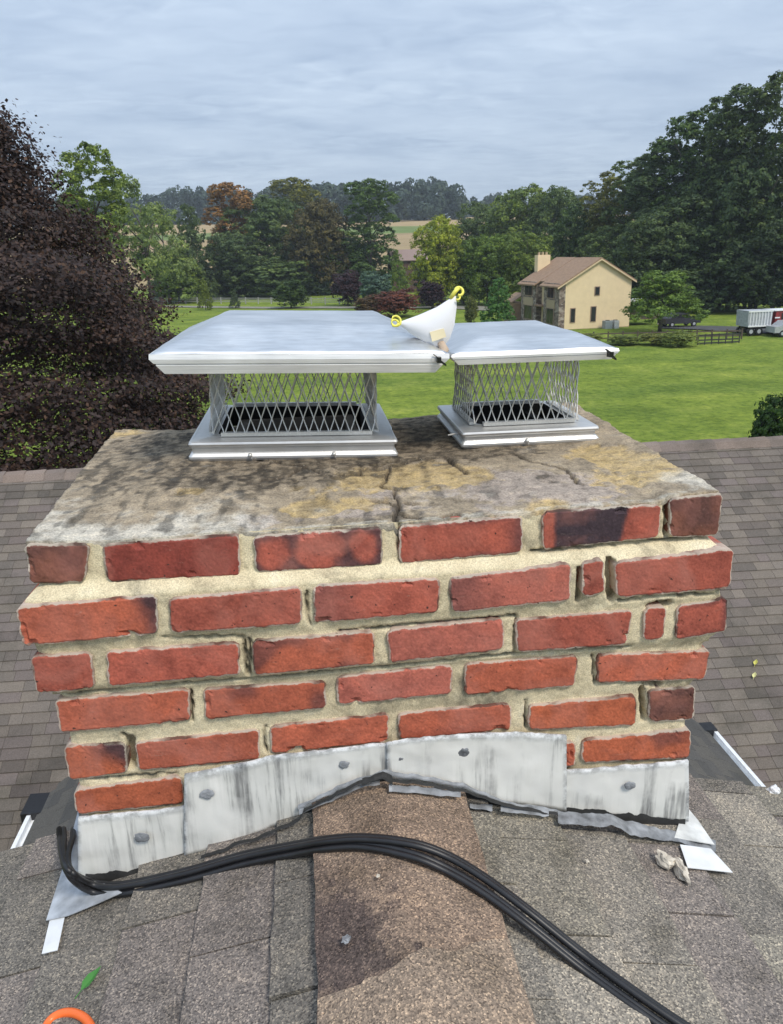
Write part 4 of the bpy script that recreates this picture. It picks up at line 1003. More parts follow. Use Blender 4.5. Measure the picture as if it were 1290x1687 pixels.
def crown_mesh(name, style, nclump, nleaf, size, seed, A=1.2):
    """unit tree: height 1, width 1"""
    g = np.random.default_rng(seed); C = []; Nn = []; T = []
    if style == 'broad':
        nl = 16; lobes = []
        for k in range(nl):
            a = k*2.4+g.uniform(-.3, .3); h = 0.12+0.74*k/nl; rr = 0.31*math.sqrt(max(0.05, 1-((h-0.42)/0.55)**2))*g.uniform(.65, 1.1)
            lobes.append((math.cos(a)*rr, math.sin(a)*rr, h, g.uniform(.13, .21)))
        lobes.append((0, 0, .84, .13)); lobes.append((0, 0, .42, .30))
        zs = 0.85
    elif style == 'tall':
        lobes = []
        for k in range(40):
            a = k*2.4+g.uniform(-.4, .4); h = 0.06+0.86*k/40; rr = 0.36*math.sqrt(max(0.04, 1-max(0, (h-0.45)/0.56)**2))*g.uniform(.35, 1.1); lobes.append((math.cos(a)*rr, math.sin(a)*rr, h, g.uniform(.10, .18)))
        lobes.append((0, 0, .93, .10)); zs = 1.0
    elif style == 'cone':
        lobes = []
        for k in range(26):
            h = 0.08+0.86*(k/26)**0.9; a = k*2.4; rr = 0.36*(1-h)**0.75*g.uniform(.8, 1.1); lobes.append((math.cos(a)*rr, math.sin(a)*rr, h, 0.05+0.10*(1-h)))
        lobes.append((0, 0, .93, .035)); lobes.append((0, 0, .4, .2)); zs = 0.8
    elif style == 'dome':
        lobes = []
        for k in range(24):
            a = k*2.4+g.uniform(-.3, .3); h = 0.24+0.62*k/24; rr = 0.38*(1-(h-.24)*1.25)*g.uniform(.7, 1.1); lobes.append((math.cos(a)*rr, math.sin(a)*rr, h, g.uniform(.09, .14)))
        lobes.append((0, 0, .4, .2)); zs = 0.8
    elif style == 'airy':
        lobes = []
        for k in range(20):
            a = k*2.4+g.uniform(-.4, .4); h = g.uniform(.28, .92); rr = g.uniform(.1, .40)*math.sqrt(max(.1, 1-((h-.5)/.5)**2)); lobes.append((math.cos(a)*rr, math.sin(a)*rr, h, g.uniform(.07, .13)))
        zs = 0.7
    elif style == 'bush':
        lobes = [(math.cos(k*2.4)*0.27*g.uniform(.4, 1), math.sin(k*2.4)*0.27*g.uniform(.4, 1), g.uniform(.2, .72), g.uniform(.16, .24)) for k in range(12)]+[(0, 0, .45, .35)]; zs = 1.15
    L = np.array(lobes); wgt = L[:, 3]**2; wgt /= wgt.sum()
    idx = g.choice(len(L), nclump, p=wgt); d = unit(g.normal(size=(nclump, 3))); d[:, 2] = np.where(d[:, 2] < -0.55, -d[:, 2], d[:, 2])
    rad = L[idx, 3]*g.uniform(.72, 1.10, nclump)
    cc = L[idx, :3]+d*rad[:, None]*np.array([1, 1, (zs if A < 2 else 1/A)])
    cr2 = g.uniform(.018, .042, nclump)*(1 if style != 'bush' else 1.7); ct = g.uniform(.25, .75, nclump)
    per = nleaf//nclump; k = np.repeat(np.arange(nclump), per); n = len(k)
    e = unit(g.normal(size=(n, 3))); e += d[k]*0.5; e = unit(e)
    P = cc[k]+e*(cr2[k]*g.uniform(.5, 1.25, n))[:, None]*np.array([1.25, 1.25, .9/A])
    nm = unit(e*0.7+d[k]*0.5+g.normal(size=(n, 3))*0.55+np.array([0, 0, .25]))
    T = np.clip(ct[k]+g.normal(size=n)*.14, 0, 1)
    P[:, 2] = np.maximum(P[:, 2], 0.01)
    return leaf_mesh(name, P, nm, size*g.uniform(.6, 1.35, n), T, .62, A)
PROTO = {'broad': [crown_mesh('crown_leaves', 'broad', 1100, 27000, .0145, s) for s in (1, 2, 3, 4)],
         'tall': [crown_mesh('tall_leaves', 'tall', 1500, 30000, .0175, s, 2.7) for s in (41, 42, 43)],
         'cone': [crown_mesh('cone_leaves', 'cone', 600, 15000, .0155, s) for s in (11, 12)],
         'airy': [crown_mesh('airy_leaves', 'airy', 480, 10000, .0135, s) for s in (21, 22)],
         'dome': [crown_mesh('dome_leaves', 'dome', 700, 16000, .015, 51)],
         'bush': [crown_mesh('bush_leaves', 'bush', 420, 12000, .024, s) for s in (31, 32)]}
def trunk_mesh(name, style):
    m_ = MB(); g = random.Random(5+len(style))
    top = .8 if style in ('broad', 'airy', 'tall', 'dome') else .9
    m_.tube([(0, 0, -0.02), (0.004, 0, .1), (-.004, .003, .3), (.004, 0, .55), (0, 0, top)], [.024, .018, .014, .009, .002], 8)
    if style in ('broad', 'airy', 'tall', 'dome'):
        for k in range(9):
            a = k*2.4; h = .2+.055*k; r_ = .34*(1-abs(h-.45))
            m_.tube([(0, 0, h), (math.cos(a)*r_*.4, math.sin(a)*r_*.4, h+.09), (math.cos(a)*r_, math.sin(a)*r_, h+.2)], [.009, .006, .002], 6)
    me = m_.build(name, BARK, smooth=True); d = me.data; bpy.data.objects.remove(me); return d
TR = {s: trunk_mesh('trunk_'+s, s) for s in PROTO}
tcount = [0]
protos = {}
def tree(px, top, wpx, y, style, col, label, cat='tree', name='tree', group=None, dep=None, gz0=None):
    k = tcount[0]; tcount[0] += 1
    d = ray(px, top); p = d*(y/d.y); z0 = gz_(p.x, y) if gz0 is None else gz0
    h = p.z-z0; depth = p.dot(fw); wd = wpx/F*depth*(1.25 if (wpx >= 90 and px > 1040 and y > 100) else 1)
    if style == 'broad' and h/wd > 1.75: style = 'tall'
    key = (style, k % len(PROTO[style]))
    if key not in protos:
        root = empty(name, label, cat, (p.x, y, z0), 0, group)
        c = bpy.data.objects.new('crown', PROTO[style][key[1]]); COL.objects.link(c); c.parent = root
        t = bpy.data.objects.new('trunk', TR[style]); COL.objects.link(t); t.parent = root
        protos[key] = root
    else:
        root = copy_tree(protos[key]); root.name = name
        for q in ('group',):
            if q in root: del root[q]
        tag(root, label, cat, group); root.location = (p.x, y, z0)
    root.rotation_euler = (0, 0, k*1.9); root.scale = (wd/.86, wd/.86, h/.97)
    col = tuple(min(1, v*1.25) for v in col); root.color = col+(1,)
    for c in root.children: c.color = col+(1,)
    return root
G1, G2, G3, G4 = (.082, .122, .040), (.120, .170, .036), (.068, .102, .038), (.115, .175, .034)
YG, OL, ORB, WIL = (.21, .25, .028), (.130, .140, .034), (.22, .125, .045), (.150, .200, .065)
DK = (.055, .088, .036)
gm = 'trees behind the white rail fence'; gw = 'tall dark trees at the right wood edge'
LT = [
 (140, 234, 120, 100, 'broad', (.125, .175, .035), 'tall light green tree rising behind the purple beech', None),
 (225, 300, 130, 140, 'airy', WIL, 'airy pale green willow-like tree right of the purple beech', gm),
 (262, 345, 110, 150, 'airy', WIL, 'lower pale green airy tree in front of the tan field', gm),
 (308, 335, 80, 158, 'cone', G3, 'dark narrow tree between the willow and the orange tree', gm),
 (372, 300, 95, 200, 'broad', ORB, 'tree with orange brown autumn crown at left', gm),
 (430, 322, 150, 172, 'broad', G1, 'large round dark green tree in the middle of the left tree line', gm),
 (385, 385, 120, 163, 'broad', G3, 'bushy green tree below the orange crowned tree', gm),
 (480, 292, 90, 230, 'broad', OL, 'tall olive brown topped tree behind the left tree line', gm),
 (520, 330, 110, 190, 'broad', (.085, .075, .03), 'rusty green tree left of the tall poplar shaped tree', gm),
 (545, 375, 110, 170, 'broad', G2, 'mid green round tree left of the tall poplar shaped tree', gm),
 (606, 294, 92, 160, 'broad', (.072, .120, .034), 'tallest poplar shaped green tree in the middle', gm),
 (585, 400, 80, 165, 'broad', G2, 'low green tree at the foot of the tall poplar shaped tree', gm),
 (655, 412, 42, 150, 'cone', G4, 'slim green tree beside the brown barn', gm),
 (285, 410, 90, 152, 'bush', G2, 'wide green thicket left of the small conical tree', gm),
 (450, 425, 120, 160, 'bush', G1, 'wide dark thicket behind the fence left of centre', gm),
 (725, 360, 90, 140, 'broad', YG, 'bright yellow green tree behind the purple bushes', None),
 (715, 425, 70, 146, 'bush', G3, 'dark undergrowth below the yellow green tree', None),
 (805, 386, 95, 135, 'broad', G4, 'mid green round tree right of the yellow green one', None),
 (765, 405, 70, 140, 'bush', G2, 'green shrubby tree between the yellow green and round trees', None),
 (800, 338, 110, 200, 'broad', G1, 'dark tree behind the round green tree', None),
 (862, 310, 130, 185, 'broad', G2, 'wide hazy green tree behind the far house chimney', None),
 (915, 306, 100, 175, 'broad', G1, 'green tree behind the left end of the far house roof', None),
 (870, 380, 90, 130, 'broad', G2, 'green tree left of the far house chimney', None),
 (955, 345, 110, 140, 'broad', (.060, .100, .034), 'green tree directly behind the far house roof', None),
 (1003, 283, 95, 135, 'broad', OL, 'olive yellow topped tree left of the tall dark wood', None),
 (1015, 370, 120, 125, 'broad', G1, 'dark green tree behind the gable of the far house', None),
 (1060, 258, 90, 128, 'broad', G1, 'dark tree at the left shoulder of the tall wood', gw),
 (1100, 232, 110, 122, 'broad', DK, 'tall dark tree second from the left in the wood', gw),
 (1150, 183, 105, 118, 'broad', (.062, .105, .030), 'tall tree with a rounded bright green top in the wood', gw),
 (1222, 145, 110, 112, 'broad', G3, 'very tall thin topped tree near the right edge', gw),
 (1290, 118, 110, 108, 'broad', (.060, .090, .030), 'tallest tree, cut by the right edge of the picture', gw),
 (1190, 250, 130, 116, 'broad', DK, 'dark broad tree in the middle of the wood edge', gw),
 (1265, 260, 130, 107, 'broad', DK, 'dark broad tree in front of the tallest tree', gw),
 (1130, 320, 130, 115, 'broad', DK, 'dark tree behind the round garden tree', gw),
 (1080, 350, 120, 113, 'broad', G3, 'dark tree right of the far house gable', gw),
 (1215, 360, 140, 109, 'broad', DK, 'low dark tree behind the white dump truck', gw),
 (1290, 370, 120, 103, 'broad', (.038, .060, .026), 'low dark tree behind the red truck cab', gw),
 (1150, 420, 120, 111, 'bush', DK, 'dark understory bush left of the dump truck', gw),
 (1235, 440, 120, 108, 'bush', (.028, .042, .020), 'dark understory bush above the dump truck', gw),
 (1060, 440, 110, 112, 'bush', DK, 'dark understory bush right of the far house', gw),
]
for (px, tp, wd, y, st, col, lb, gr) in LT: tree(px, tp, wd, y+(26 if px < 700 and 145 < y < 180 else 0), st, col, lb, 'tree', group=gr)
for k, (px, tp, wd) in enumerate(((275, 452, 70), (330, 440, 70), (385, 436, 80), (440, 448, 70), (500, 440, 80), (560, 446, 70), (615, 452, 60), (665, 456, 50), (350, 462, 60), (530, 462, 60))):
    tree(px, tp, wd, 188+3*(k % 3), 'bush', (DK, G3, (.06, .085, .03))[k % 3], 'dark undergrowth bush at the foot of the left tree line', 'bush', 'undergrowth_bush', 'undergrowth bushes behind the rail fence')
SM = [
 (333, 458, 26, 152, 'cone', (.13, .17, .03), 'small yellow green conical tree standing on the lawn', 'tree', 'young_tree'),
 (476, 460, 60, 150, 'bush', (.050, .085, .022), 'rounded green bush in front of the rail fence', 'bush', 'bush'),
 (570, 445, 54, 150, 'bush', (.040, .022, .030), 'dark purple bush left of the blue green spruce', 'bush', 'purple_bush'),
 (712, 461, 46, 132, 'bush', (.035, .020, .028), 'dark purple bush just above the white mask', 'bush', 'purple_bush'),
 (617, 447, 56, 140, 'bush', (.070, .120, .090), 'blue green bushy spruce between the purple bushes', 'bush', 'blue_spruce'),
 (650, 476, 80, 118, 'bush', (.130, .050, .035), 'reddish brown shrub behind the left cap lid', 'shrub', 'red_shrub'),
 (606, 486, 50, 119, 'bush', (.09, .06, .03), 'brownish green shrub joined to the reddish one', 'shrub', 'shrub'),
 (823, 457, 68, 92, 'cone', (.065, .145, .038), 'bright green conical tree left of the far house', 'tree', 'conical_tree'),
 (1096, 442, 132, 84, 'dome', (.110, .175, .035), 'light green round topped tree right of the far house', 'tree', 'garden_tree'),
 (777, 485, 24, 100, 'bush', (.10, .12, .04), 'little pale bush by the gravel path', 'bush', 'bush'),
 (384, 478, 20, 155, 'cone', (.07, .10, .05), 'thin grey green sapling behind the rail fence', 'tree', 'sapling'),
 (1282, 640, 75, 30, 'bush', (.030, .065, .015), 'dark green shrub rising over the roof ridge at the right edge', 'shrub', 'shrub'),
 (975, 549, 40, 77, 'bush', (.16, .19, .05), 'leftmost low weedy clump below the beige gable wall', 'shrub', 'weedy_shrub'),
 (1030, 551, 52, 75, 'bush', (.14, .18, .045), 'middle low weedy clump along the dark rail fence', 'shrub', 'weedy_shrub'),
 (1078, 549, 44, 74, 'bush', (.17, .19, .055), 'low weedy clump in front of the timber deck', 'shrub', 'weedy_shrub'),
 (1120, 545, 60, 72, 'bush', (.15, .19, .05), 'tall pale weeds right of the weedy growth', 'shrub', 'weedy_shrub'),
]
for (px, tp, wd, y, st, col, lb, cat, nm) in SM: tree(px, tp, wd, y, st, col, lb, cat, nm)

# distant woods on the hill: reads as one mass
C = []; Nn = []; S = []; T = []
g = np.random.default_rng(99)
prof = [(-200, 330), (230, 318), (290, 306), (330, 300), (360, 306), (420, 312), (450, 300), (500, 300), (560, 292), (600, 298), (640, 300), (690, 292), (730, 290), (752, 306), (765, 322), (820, 318), (860, 322), (960, 322), (1100, 300), (1400, 300)]
for px in np.arange(-150, 1400, 7.5):
    y = 525+g.uniform(-15, 60) if px > 410 and px < 760 else 640+g.uniform(-20, 60)
    top = pl(prof, px)+g.uniform(-3, 5); d = ray(px, top); p = d*(y/d.y); z0 = gz_(p.x, y)-1; h = max(p.z-z0, 8)
    n = 800; r_ = g.uniform(6.5, 9.5); nl = 9
    lc = np.stack([g.normal(size=nl)*r_*.35, g.normal(size=nl)*r_*.35, g.uniform(.05, .88, nl)*h], 1); lr = g.uniform(.3, .5, nl)*r_
    k = g.integers(0, nl, n); dd = unit(g.normal(size=(n, 3))); P = lc[k]+dd*(lr[k]*g.uniform(.8, 1.1, n))[:, None]; P[:, 2] = np.clip(P[:, 2], .5, h)
    C.append(P+np.array([p.x, y, z0])); Nn.append(unit(dd+g.normal(size=(n, 3))*.4)); S.append(g.uniform(.6, 1.3, n)); T.append(np.clip(g.uniform(.15, .6)+g.normal(size=n)*.12, 0, 1))
me = leaf_mesh('distant_woods', np.concatenate(C), np.concatenate(Nn), np.concatenate(S), np.concatenate(T), .8)
o = bpy.data.objects.new('distant_woods', me); COL.objects.link(o); o.color = (.070, .105, .075, 1); tag(o, 'blue green woods along the distant hill', 'woods', kind='stuff')

# copper beech, near left
def beech():
    g = np.random.default_rng(5); y0 = 19.0
    edge = [(60, 178), (82, 205), (100, 245), (130, 330), (170, 350), (205, 385), (235, 420), (268, 450), (288, 500), (296, 560), (318, 620), (334, 665), (325, 720), (335, 790), (340, 1000), (300, 1300)]
    cpx = -70; pr = []
    for a, b in edge:
        p = onY(a, b, y0); c = onY(cpx, b, y0); pr.append((p.z, p.x-c.x))
    pr = pr[::-1]; axis = onY(cpx, 600, y0).x; ztop = pr[-1][0]
    prz = np.array([a for a, b in pr]); prr = np.array([b for a, b in pr])
    zmin = -9.3
    nc = 7400; z = g.uniform(max(zmin, -8.8), ztop+0.1, nc); rr = np.interp(z, prz, prr); kp = g.uniform(0, 1, nc) < (rr/rr.max()+.25); z = z[kp]; rr = rr[kp]; nc = len(z)
    a = g.uniform(0, 2*np.pi, nc)
    # the crown is built of drooping tiers
    tier = 0.16*np.sin(z*6.0+3*np.sin(a*2)+a)
    lum = np.array([noise.fractal(Vector((math.cos(q)*1.6, math.sin(q)*1.6, w_*0.8)), 1, 2, 3) for q, w_ in zip(a, z)])
    rf = rr*(1.0-0.10*np.clip((z+0.5)/3, 0, 1)+0.6*tier+0.22*lum)*np.where(g.uniform(0, 1, nc) < .75, g.uniform(.88, 1.02, nc), g.uniform(.55, .9, nc))
    kp = (lum+g.normal(size=nc)*.12) > -.55; z, rr, a, rf, lum = z[kp], rr[kp], a[kp], rf[kp], lum[kp]; nc = len(z)
    c = np.stack([axis+np.cos(a)*rf, y0+np.sin(a)*rf, z], 1); out = np.stack([np.cos(a), np.sin(a), np.full(nc, .15)], 1)
    per = 52; k = np.repeat(np.arange(nc), per); n = len(k)
    u = g.normal(size=(n, 3))*np.array([.30, .30, .11]); rad = u[:, 0:1]*0
    tang = np.stack([-np.sin(a), np.cos(a), np.zeros(nc)], 1)
    P = c[k]+out[k]*(u[:, 0:1]*1.1)+tang[k]*u[:, 1:2]; P[:, 2] += u[:, 2]-u[:, 0]*0.35
    nm = unit(out[k]*0.55+np.array([0, 0, .75])+g.normal(size=(n, 3))*.55)
    T = np.clip(.42+g.normal(size=n)*.22+(g.uniform(0, 1, nc)[k]-.5)*.6, 0, 1)
    me = leaf_mesh('crown', P, nm, g.uniform(.034, .066, n), T, .62)
    root = empty('copper_beech', 'large dark purple copper beech filling the left edge behind the roof', 'tree', (axis, y0, GZ))
    o = bpy.data.objects.new('crown', me); COL.objects.link(o); o.parent = root; o.matrix_parent_inverse = Matrix.Translation(Vector(root.location)).inverted(); o.color = (.062, .040, .036, 1)
    m_ = MB(); m_.tube([(0, 0, -.2), (0, 0, 2), (.1, 0, 5), (0, .1, 9), (0, 0, ztop-GZ-.5)], [.38, .3, .24, .14, .02], 12)
    for q in range(60):
        an = q*2.4; h = 2.2+q*.145; r_ = np.interp(h+GZ+.6, prz, prr)*.85
        m_.tube([(0, 0, h), (math.cos(an)*r_*.5, math.sin(an)*r_*.5, h+.45), (math.cos(an)*r_, math.sin(an)*r_, h+.5)], [.07, .04, .008], 6)
    m_.build('trunk', BARK, root, smooth=True)
beech()

# ------------------------------------------------------------------ far house
HX, HY = 30.05, 90.4; ang = R(7)
farh = empty('far_house', 'beige two storey house with stone front and brown roof across the lawn', 'house', (HX, HY, GZ), ang)
# local: x along the gable (0..8.2), y along the side (0..11)
GW, GL, EH, RH = 8.3, 11.5, 5.55, 7.95
STUC = simple('yellow_stucco', (0.76, 0.60, 0.38), 0.85, var=0.05, scale=1.5)
TAN = simple('tan_panel', (0.40, 0.31, 0.20), 0.85, var=0.08)
RF = simple('brown_roof', (0.28, 0.18, 0.115), 0.9, var=0.18, scale=3)
GLS = simple('dark_glass', (0.03, 0.032, 0.035), 0.12)
FRM = simple('window_frame', (0.32, 0.22, 0.16), 0.6)
m, t, b = newmat('rubble_stone'); v_ = tex(t, 'Voronoi', scale=3.2, sc3=(1, 1, 1.5)); spn = N(t, 'ShaderNodeSeparateColor'); t.links.new(v_.outputs['Color'], spn.inputs[0])
t.links.new(ramp(t, spn.outputs[0], [(0, (.09, .07, .06)), (.5, (.20, .15, .12)), (1, (.38, .33, .28))]), b.inputs['Base Color']); b.inputs['Roughness'].default_value = .9; STONE = m
m_ = MB()
m_.prism([(0, 0, 0), (GW, 0, 0), (GW, 0, EH), (GW/2, 0, RH-.12), (0, 0, EH)], (0, GL, 0)); m_.build('wall', STUC, farh)
# two stone faced bays on the left side
for (ya, yb) in ((0.25, 4.3), (6.6, GL-.1)):
    q = MB(); q.box((-0.75, ya-.25 if ya < 1 else ya, 0), (-0.0, yb, EH-.25)); bay = q.build('stone_bay', STONE, farh)
    q = MB(); q.box((-0.80, ya+.9, 2.45), (-0.75, yb-.9, 3.4)); pn = q.build('panel', TAN, bay)
q = MB(); q.box((0.002-.02, -0.02, 0), (GW, -0.0, .15)); q.build('plinth', TAN, farh)
def roofslab(pts, th=.16, name='roof'):
    q = MB(); q.prism(pts, (0, 0, -th)); return q.build(name, RF, farh)
rs = (RH-EH)/(GW/2)
roofslab([(-1.15, -.35, EH-1.15*rs+.10), (GW/2, -.35, RH+.08), (GW/2, 4.9, RH+.08), (-1.15, 4.9, EH-1.15*rs+.10)])
roofslab([(-.35, 4.9, EH-.35*rs+.06), (GW/2, 4.9, RH+.04), (GW/2, 6.4, RH+.04), (-.35, 6.4, EH-.35*rs+.06)])
roofslab([(-1.15, 6.4, EH-1.15*rs+.10), (GW/2, 6.4, RH+.08), (GW/2, GL+.3, RH+.08), (-1.15, GL+.3, EH-1.15*rs+.10)])
roofslab([(GW/2, -.35, RH+.08), (GW+.45, -.35, EH-.45*rs+.10), (GW+.45, GL+.3, EH-.45*rs+.10), (GW/2, GL+.3, RH+.08)])
q = MB()
for sx in (-1, 1):
    x1 = -1.15 if sx < 0 else GW+.45
    q.prism([(GW/2, -.37, RH-.06), (x1, -.37, EH-abs(x1 if sx < 0 else .45)*rs-.04), (x1, -.37, EH-abs(x1 if sx < 0 else .45)*rs-.20), (GW/2, -.37, RH-.24)], (0, .02, 0))
q.build('bargeboard', simple('pale_trim', (.62, .48, .30), .7), farh)
def win(x, z, w_, h_, side):
    q = MB()
    if side == 'g':
        q.box((x-w_/2-.09, -.06, z-.09), (x+w_/2+.09, -.0, z+h_+.09)); f0 = q.build('window', FRM, farh)
        q = MB(); q.box((x-w_/2, -.08, z), (x+w_/2, -.062, z+h_)); q.build('pane', GLS, f0)
    else:
        xo = -.75 if side == 'b' else 0
        q.box((xo-.06, x-w_/2-.1, z-.1), (xo, x+w_/2+.1, z+h_+.1)); f0 = q.build('window', FRM, farh)
        q = MB(); q.box((xo-.08, x-w_/2, z), (xo-.062, x-.04, z+h_)); q.box((xo-.08, x+.04, z), (xo-.062, x+w_/2, z+h_)); q.build('pane', GLS, f0)
win(3.95, 3.9, .5, .85, 'g'); win(1.0, 0.95, .5, 1.5, 'g'); win(3.6, 0.95, .55, 1.6, 'g')
win(2.3, 3.65, 1.7, 1.2, 'b'); win(2.3, .7, 1.8, 1.7, 'b'); win(8.9, 3.65, 2.2, 1.2, 'b'); win(8.9, .8, 2.4, 1.6, 'b')
q = MB(); q.box((-.05, 4.9, 0), (0, 6.0, 2.1)); q.build('door', simple('dark_door', (.05, .035, .03), .6), farh)
q = MB(); q.box((-1.0, 4.3, 2.5), (0, 6.6, 2.65)); q.build('porch_roof', RF, farh)
q = MB(); q.box((1.2, GL-.6, EH-1), (2.9, GL+.4, 8.35)); ch = q.build('chimney', STUC, farh)
q = MB()
for k in range(3): q.lathe([(.16, 0), (.16, .35), (.12, .35)], (1.55+k*.5, GL-.1, 8.35), 10); q.build('chimney_pot', TAN, ch); q = MB()
q = MB(); q.box((-1.6, GL+.3, 0), (-.0, GL+3.5, 2.6)); q.prism([(-1.8, GL+.3, 2.6), (0, GL+.3, 3.6), (0, GL+3.6, 3.6), (-1.8, GL+3.6, 2.6)], (0, 0, .12)); q.build('side_porch', RF, farh)
Hm = Matrix.Translation((HX, HY, GZ)) @ Matrix.Rotation(ang, 4, 'Z')
def at_house(x, y, z=0): return Hm @ Vector((x, y, z))
for k, (x, w_, colr, lb) in enumerate(((5.0, .9, (.30, .34, .36), 'larger grey air conditioner on the ground by the beige gable wall'), (6.0, .6, (.50, .52, .52), 'smaller pale utility unit right of the air conditioner'))):
    r_ = empty('air_conditioner', lb, 'air conditioner', at_house(x, -.9), ang)
    q = MB(); q.box((-w_/2, -.4, .08), (w_/2, .4, 1.0)); 
    for s_i in range(6): q.box((-w_/2-.015, -.415, .2+s_i*.12), (w_/2+.015, .415, .23+s_i*.12))
    q.build('casing', simple('ac_case_%d' % k, colr, .5), r_)
    q = MB(); q.lathe([(.25, 1.0), (.25, 1.05), (.2, 1.06)], (0, 0, 0), 14); q.build('fan_guard', BLACK, r_)
# timber deck at the right end
r_ = empty('deck', 'dark timber deck with railing at the right end of the far house', 'deck', at_house(GW+.2, .8), ang)
WOOD = simple('dark_timber', (.10, .075, .055), .85, var=.25); PALEW = simple('pale_timber', (.30, .26, .22), .8)
q = MB(); q.box((0, 0, .75), (4.2, 3.2, .9)); q.build('platform', WOOD, r_)
q = MB(); q.box((0, 0, 1.75), (4.2, .08, 1.83))
for k in range(28): q.box((k*.155, .02, .9), (k*.155+.05, .06, 1.75))
q.build('railing', WOOD, r_)
for x in (0.05, 4.1): q = MB(); q.box((x, 0.02, 0), (x+.12, .14, 2.9)); q.build('post', PALEW, r_)
q = MB(); q.box((-.2, -.1, 2.9), (4.5, 3.3, 3.0)); q.build('awning', simple('awning_white', (.5, .5, .5), .6), r_)

# ------------------------------------------------------------------ barn, fences
p = g2(676, 455); bx, by = onY(676, 436, 185).x, 185; bz = gz_(bx, by)
zb_ = onY(676, 412, 185).z
r_ = empty('barn', 'small brown roofed barn seen in the gap between the trees', 'barn', (bx, by, bz), R(8))
q = MB(); q.box((-4, 0, 0), (4, 6, zb_-bz-2.0)); q.build('wall', simple('barn_wall', (.10, .06, .05), .9), r_)
q = MB(); q.prism([(-4.4, -.5, zb_-bz-2.3), (4.4, -.5, zb_-bz-2.3), (4.4, 3, zb_-bz), (-4.4, 3, zb_-bz)], (0, 0, .15)); q.prism([(-4.4, 3, zb_-bz), (4.4, 3, zb_-bz), (4.4, 6.5, zb_-bz-2.3), (-4.4, 6.5, zb_-bz-2.3)], (0, 0, .15)); q.build('roof', simple('barn_roof', (.26, .19, .17), .8), r_)
def rail_fence(name, label, A, B, n, hgt, mat, rails, pw=.1):
    A, B = Vector(A), Vector(B); d = (B-A); L = d.length; an = math.atan2(d.y, d.x)
    r_ = empty(name, label, 'fence', (A.x, A.y, gz_(A.x, A.y)), an)
    q = MB()
    for h in rails: q.box((0, -.03, h*hgt-.06), (L, .03, h*hgt+.06))
    q.build('rail', mat, r_)
    pm = MB(); pm.box((-pw, -pw, -.1), (pw, pw, hgt)); pm.box((-pw*1.25, -pw*1.25, hgt), (pw*1.25, pw*1.25, hgt+.05)); p0 = pm.build('post', mat, r_)
    for k in range(1, n+1):
        c = p0.copy(); COL.objects.link(c); c.location = (L*k/n, 0, 0)
    return r_
PWH = simple('fence_white', (.40, .39, .36), .7, var=.15)
a, b = g2(250, 499), g2(790, 502)
rail_fence('rail_fence', 'long pale rail fence in front of the left tree line', (a[0], a[1], 0), (b[0], b[1], 0), 24, 1.25, PWH, (.35, .62, .9), .09)
a, b = g2(930, 566), g2(1222, 560)
rail_fence('dark_fence', 'low dark rail fence between the lawn and the far house', (a[0], a[1], 0), (b[0], b[1], 0), 12, 1.0, WOOD, (.4, .85), .06)
a, b = g2(1150, 569), g2(1218, 566)
rail_fence('metal_gate', 'dark metal gate lying low at the end of the dark rail fence', (a[0], a[1], 0), (b[0], b[1], 0), 6, .95, simple('dark_pipe', (.03, .03, .03), .5), (.15, .45, .95), .04)

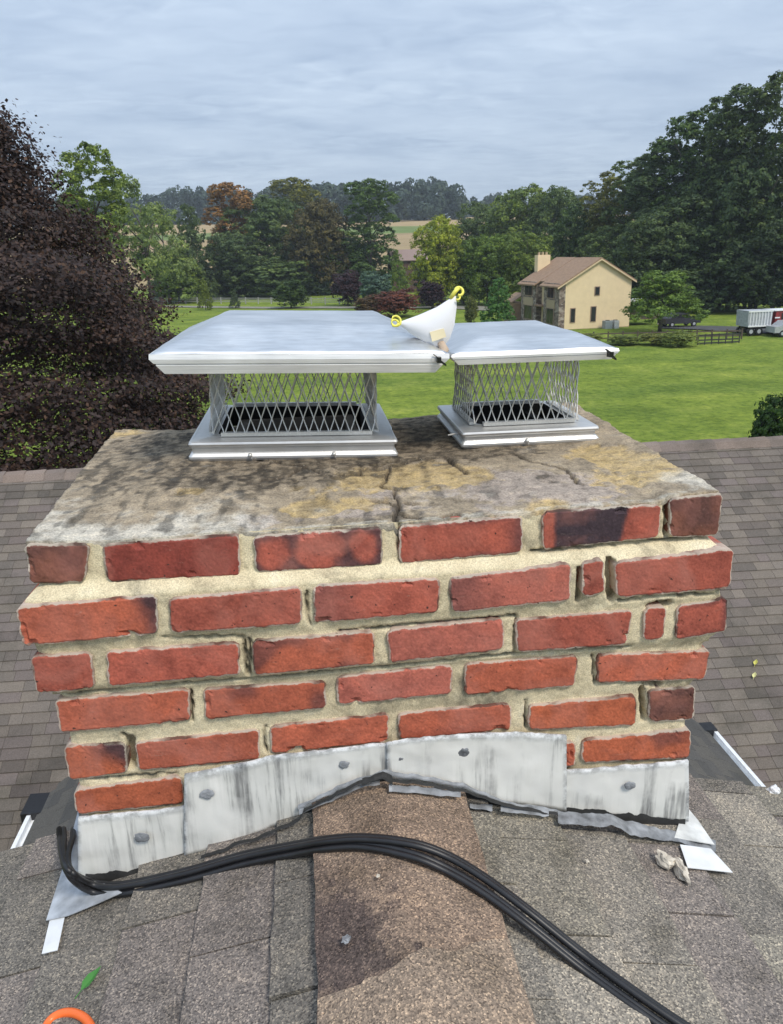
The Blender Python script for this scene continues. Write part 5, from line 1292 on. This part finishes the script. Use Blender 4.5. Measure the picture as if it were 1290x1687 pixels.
# ------------------------------------------------------------------ vehicles
def wheel(parent, x, y, r_=.5, w_=.3):
    q = MB(); q.lathe([(r_*.55, -w_/2), (r_*.95, -w_/2), (r_, -w_/3), (r_, w_/3), (r_*.95, w_/2), (r_*.55, w_/2)], (0, 0, 0), 18, axis='y'); o = q.build('wheel', BLACK, parent, smooth=False); o.location = (x, y, r_)
    q = MB(); q.lathe([(.02, -w_/2-.01), (r_*.5, -w_/2-.01), (r_*.55, -w_/2+.05), (r_*.55, w_/2-.05), (r_*.5, w_/2+.01), (.02, w_/2+.01)], (0, 0, 0), 14, axis='y'); q.build('rim', GAL, o)
def truck():
    a = g2(1221, 554); r_ = empty('dump_truck', 'white ribbed dump truck with a red cab parked at the wood edge', 'truck', (a[0], a[1], GZ+.12), R(4)); r_.scale = (.86, .86, .86)
    WB = simple('truck_white', (.36, .38, .41), .6, var=.25, scale=3); RED = simple('truck_red', (.20, .02, .02), .5, var=.4, scale=3)
    q = MB(); q.prism([(0, -1.2, 1.05), (3.0, -1.2, 1.0), (3.1, -1.2, 2.85), (-.1, -1.2, 2.9)], (0, 2.4, 0)); bed = q.build('dump_bed', WB, r_)
    q = MB()
    for k in range(8): q.box((.15+k*.38, -1.27, 1.15), (.24+k*.38, -1.2, 2.75))
    q.box((-.1, -1.3, 2.72), (3.1, -1.2, 2.9)); q.box((0, -1.3, 1.02), (3.0, -1.2, 1.18)); q.build('rib', WMETAL, bed)
    q = MB(); q.box((0.1, -.5, .7), (7.2, .5, 1.0)); q.build('chassis', BLACK, r_)
    q = MB(); q.prism([(3.4, -1.15, .7), (7.4, -1.15, .7), (7.4, -1.15, 1.6), (6.0, -1.15, 1.75), (5.6, -1.15, 2.7), (3.6, -1.15, 2.75)], (0, 2.3, 0)); cab = q.build('cab', RED, r_)
    q = MB(); q.prism([(4.3, -1.17, 1.75), (5.75, -1.17, 1.75), (5.45, -1.17, 2.5), (4.3, -1.17, 2.5)], (0, .03, 0)); q.build('window', GLS, cab)
    q = MB(); q.box((3.45, -1.2, 1.9), (4.1, -1.15, 2.05)); q.box((3.4, -1.2, 1.3), (7.2, -1.15, 1.4)); q.box((3.3, -1.25, 2.75), (6.0, 1.2, 2.85)); q.build('trim', WMETAL, cab)
    for x in (.5, 1.55, 6.3):
        for s_i in (-1.05, 1.05): wheel(r_, x, s_i, .48, .3)
truck()
def pickup(px, py, label, col, rz, name, cat):
    a = g2(px, py); r_ = empty(name, label, cat, (a[0], a[1], GZ+.12), rz)
    P_ = simple(name+'_paint', col, .3, .2)
    q = MB(); q.prism([(0, -.9, .4), (4.4, -.9, .4), (4.5, -.9, .9), (4.2, -.9, 1.0), (3.3, -.9, 1.05), (2.7, -.9, 1.5), (1.2, -.9, 1.5), (.6, -.9, 1.05), (0, -.9, 1.0)], (0, 1.8, 0)); bd_ = q.build('body', P_, r_)
    q = MB(); q.prism([(.85, -.91, 1.05), (3.05, -.91, 1.05), (2.6, -.91, 1.42), (1.3, -.91, 1.42)], (0, 1.82, 0)); q.build('window', GLS, bd_)
    for x in (.85, 3.6):
        for s_i in (-.8, .8): wheel(r_, x, s_i, .33, .22)
    for s_i in (-.7, .55):
        q = MB(); q.box((4.44, s_i, .7), (4.52, s_i+.2, .85)); q.build('headlight', WMETAL, bd_)
pickup(1268, 556, 'silver grey car parked in front of the red truck cab', (.42, .44, .46), R(-3), 'parked_car', 'car')
pickup(1090, 541, 'dark car half hidden under the round garden tree', (.05, .05, .06), R(5), 'parked_car', 'car')

# ------------------------------------------------------------------ haze
q = MB(); q.box((-1600, -210, -14), (1600, 3100, 62)); m = bpy.data.materials.new('pale_haze'); m.use_nodes = True; t = m.node_tree; t.nodes.clear()
v_ = N(t, 'ShaderNodeVolumePrincipled'); v_.inputs['Color'].default_value = (.80, .87, .96, 1); v_.inputs['Density'].default_value = 0.0003; v_.inputs['Anisotropy'].default_value = 0.2
o_ = N(t, 'ShaderNodeOutputMaterial'); t.links.new(v_.outputs[0], o_.inputs['Volume'])
tag(q.build('haze', m), kind='stuff')
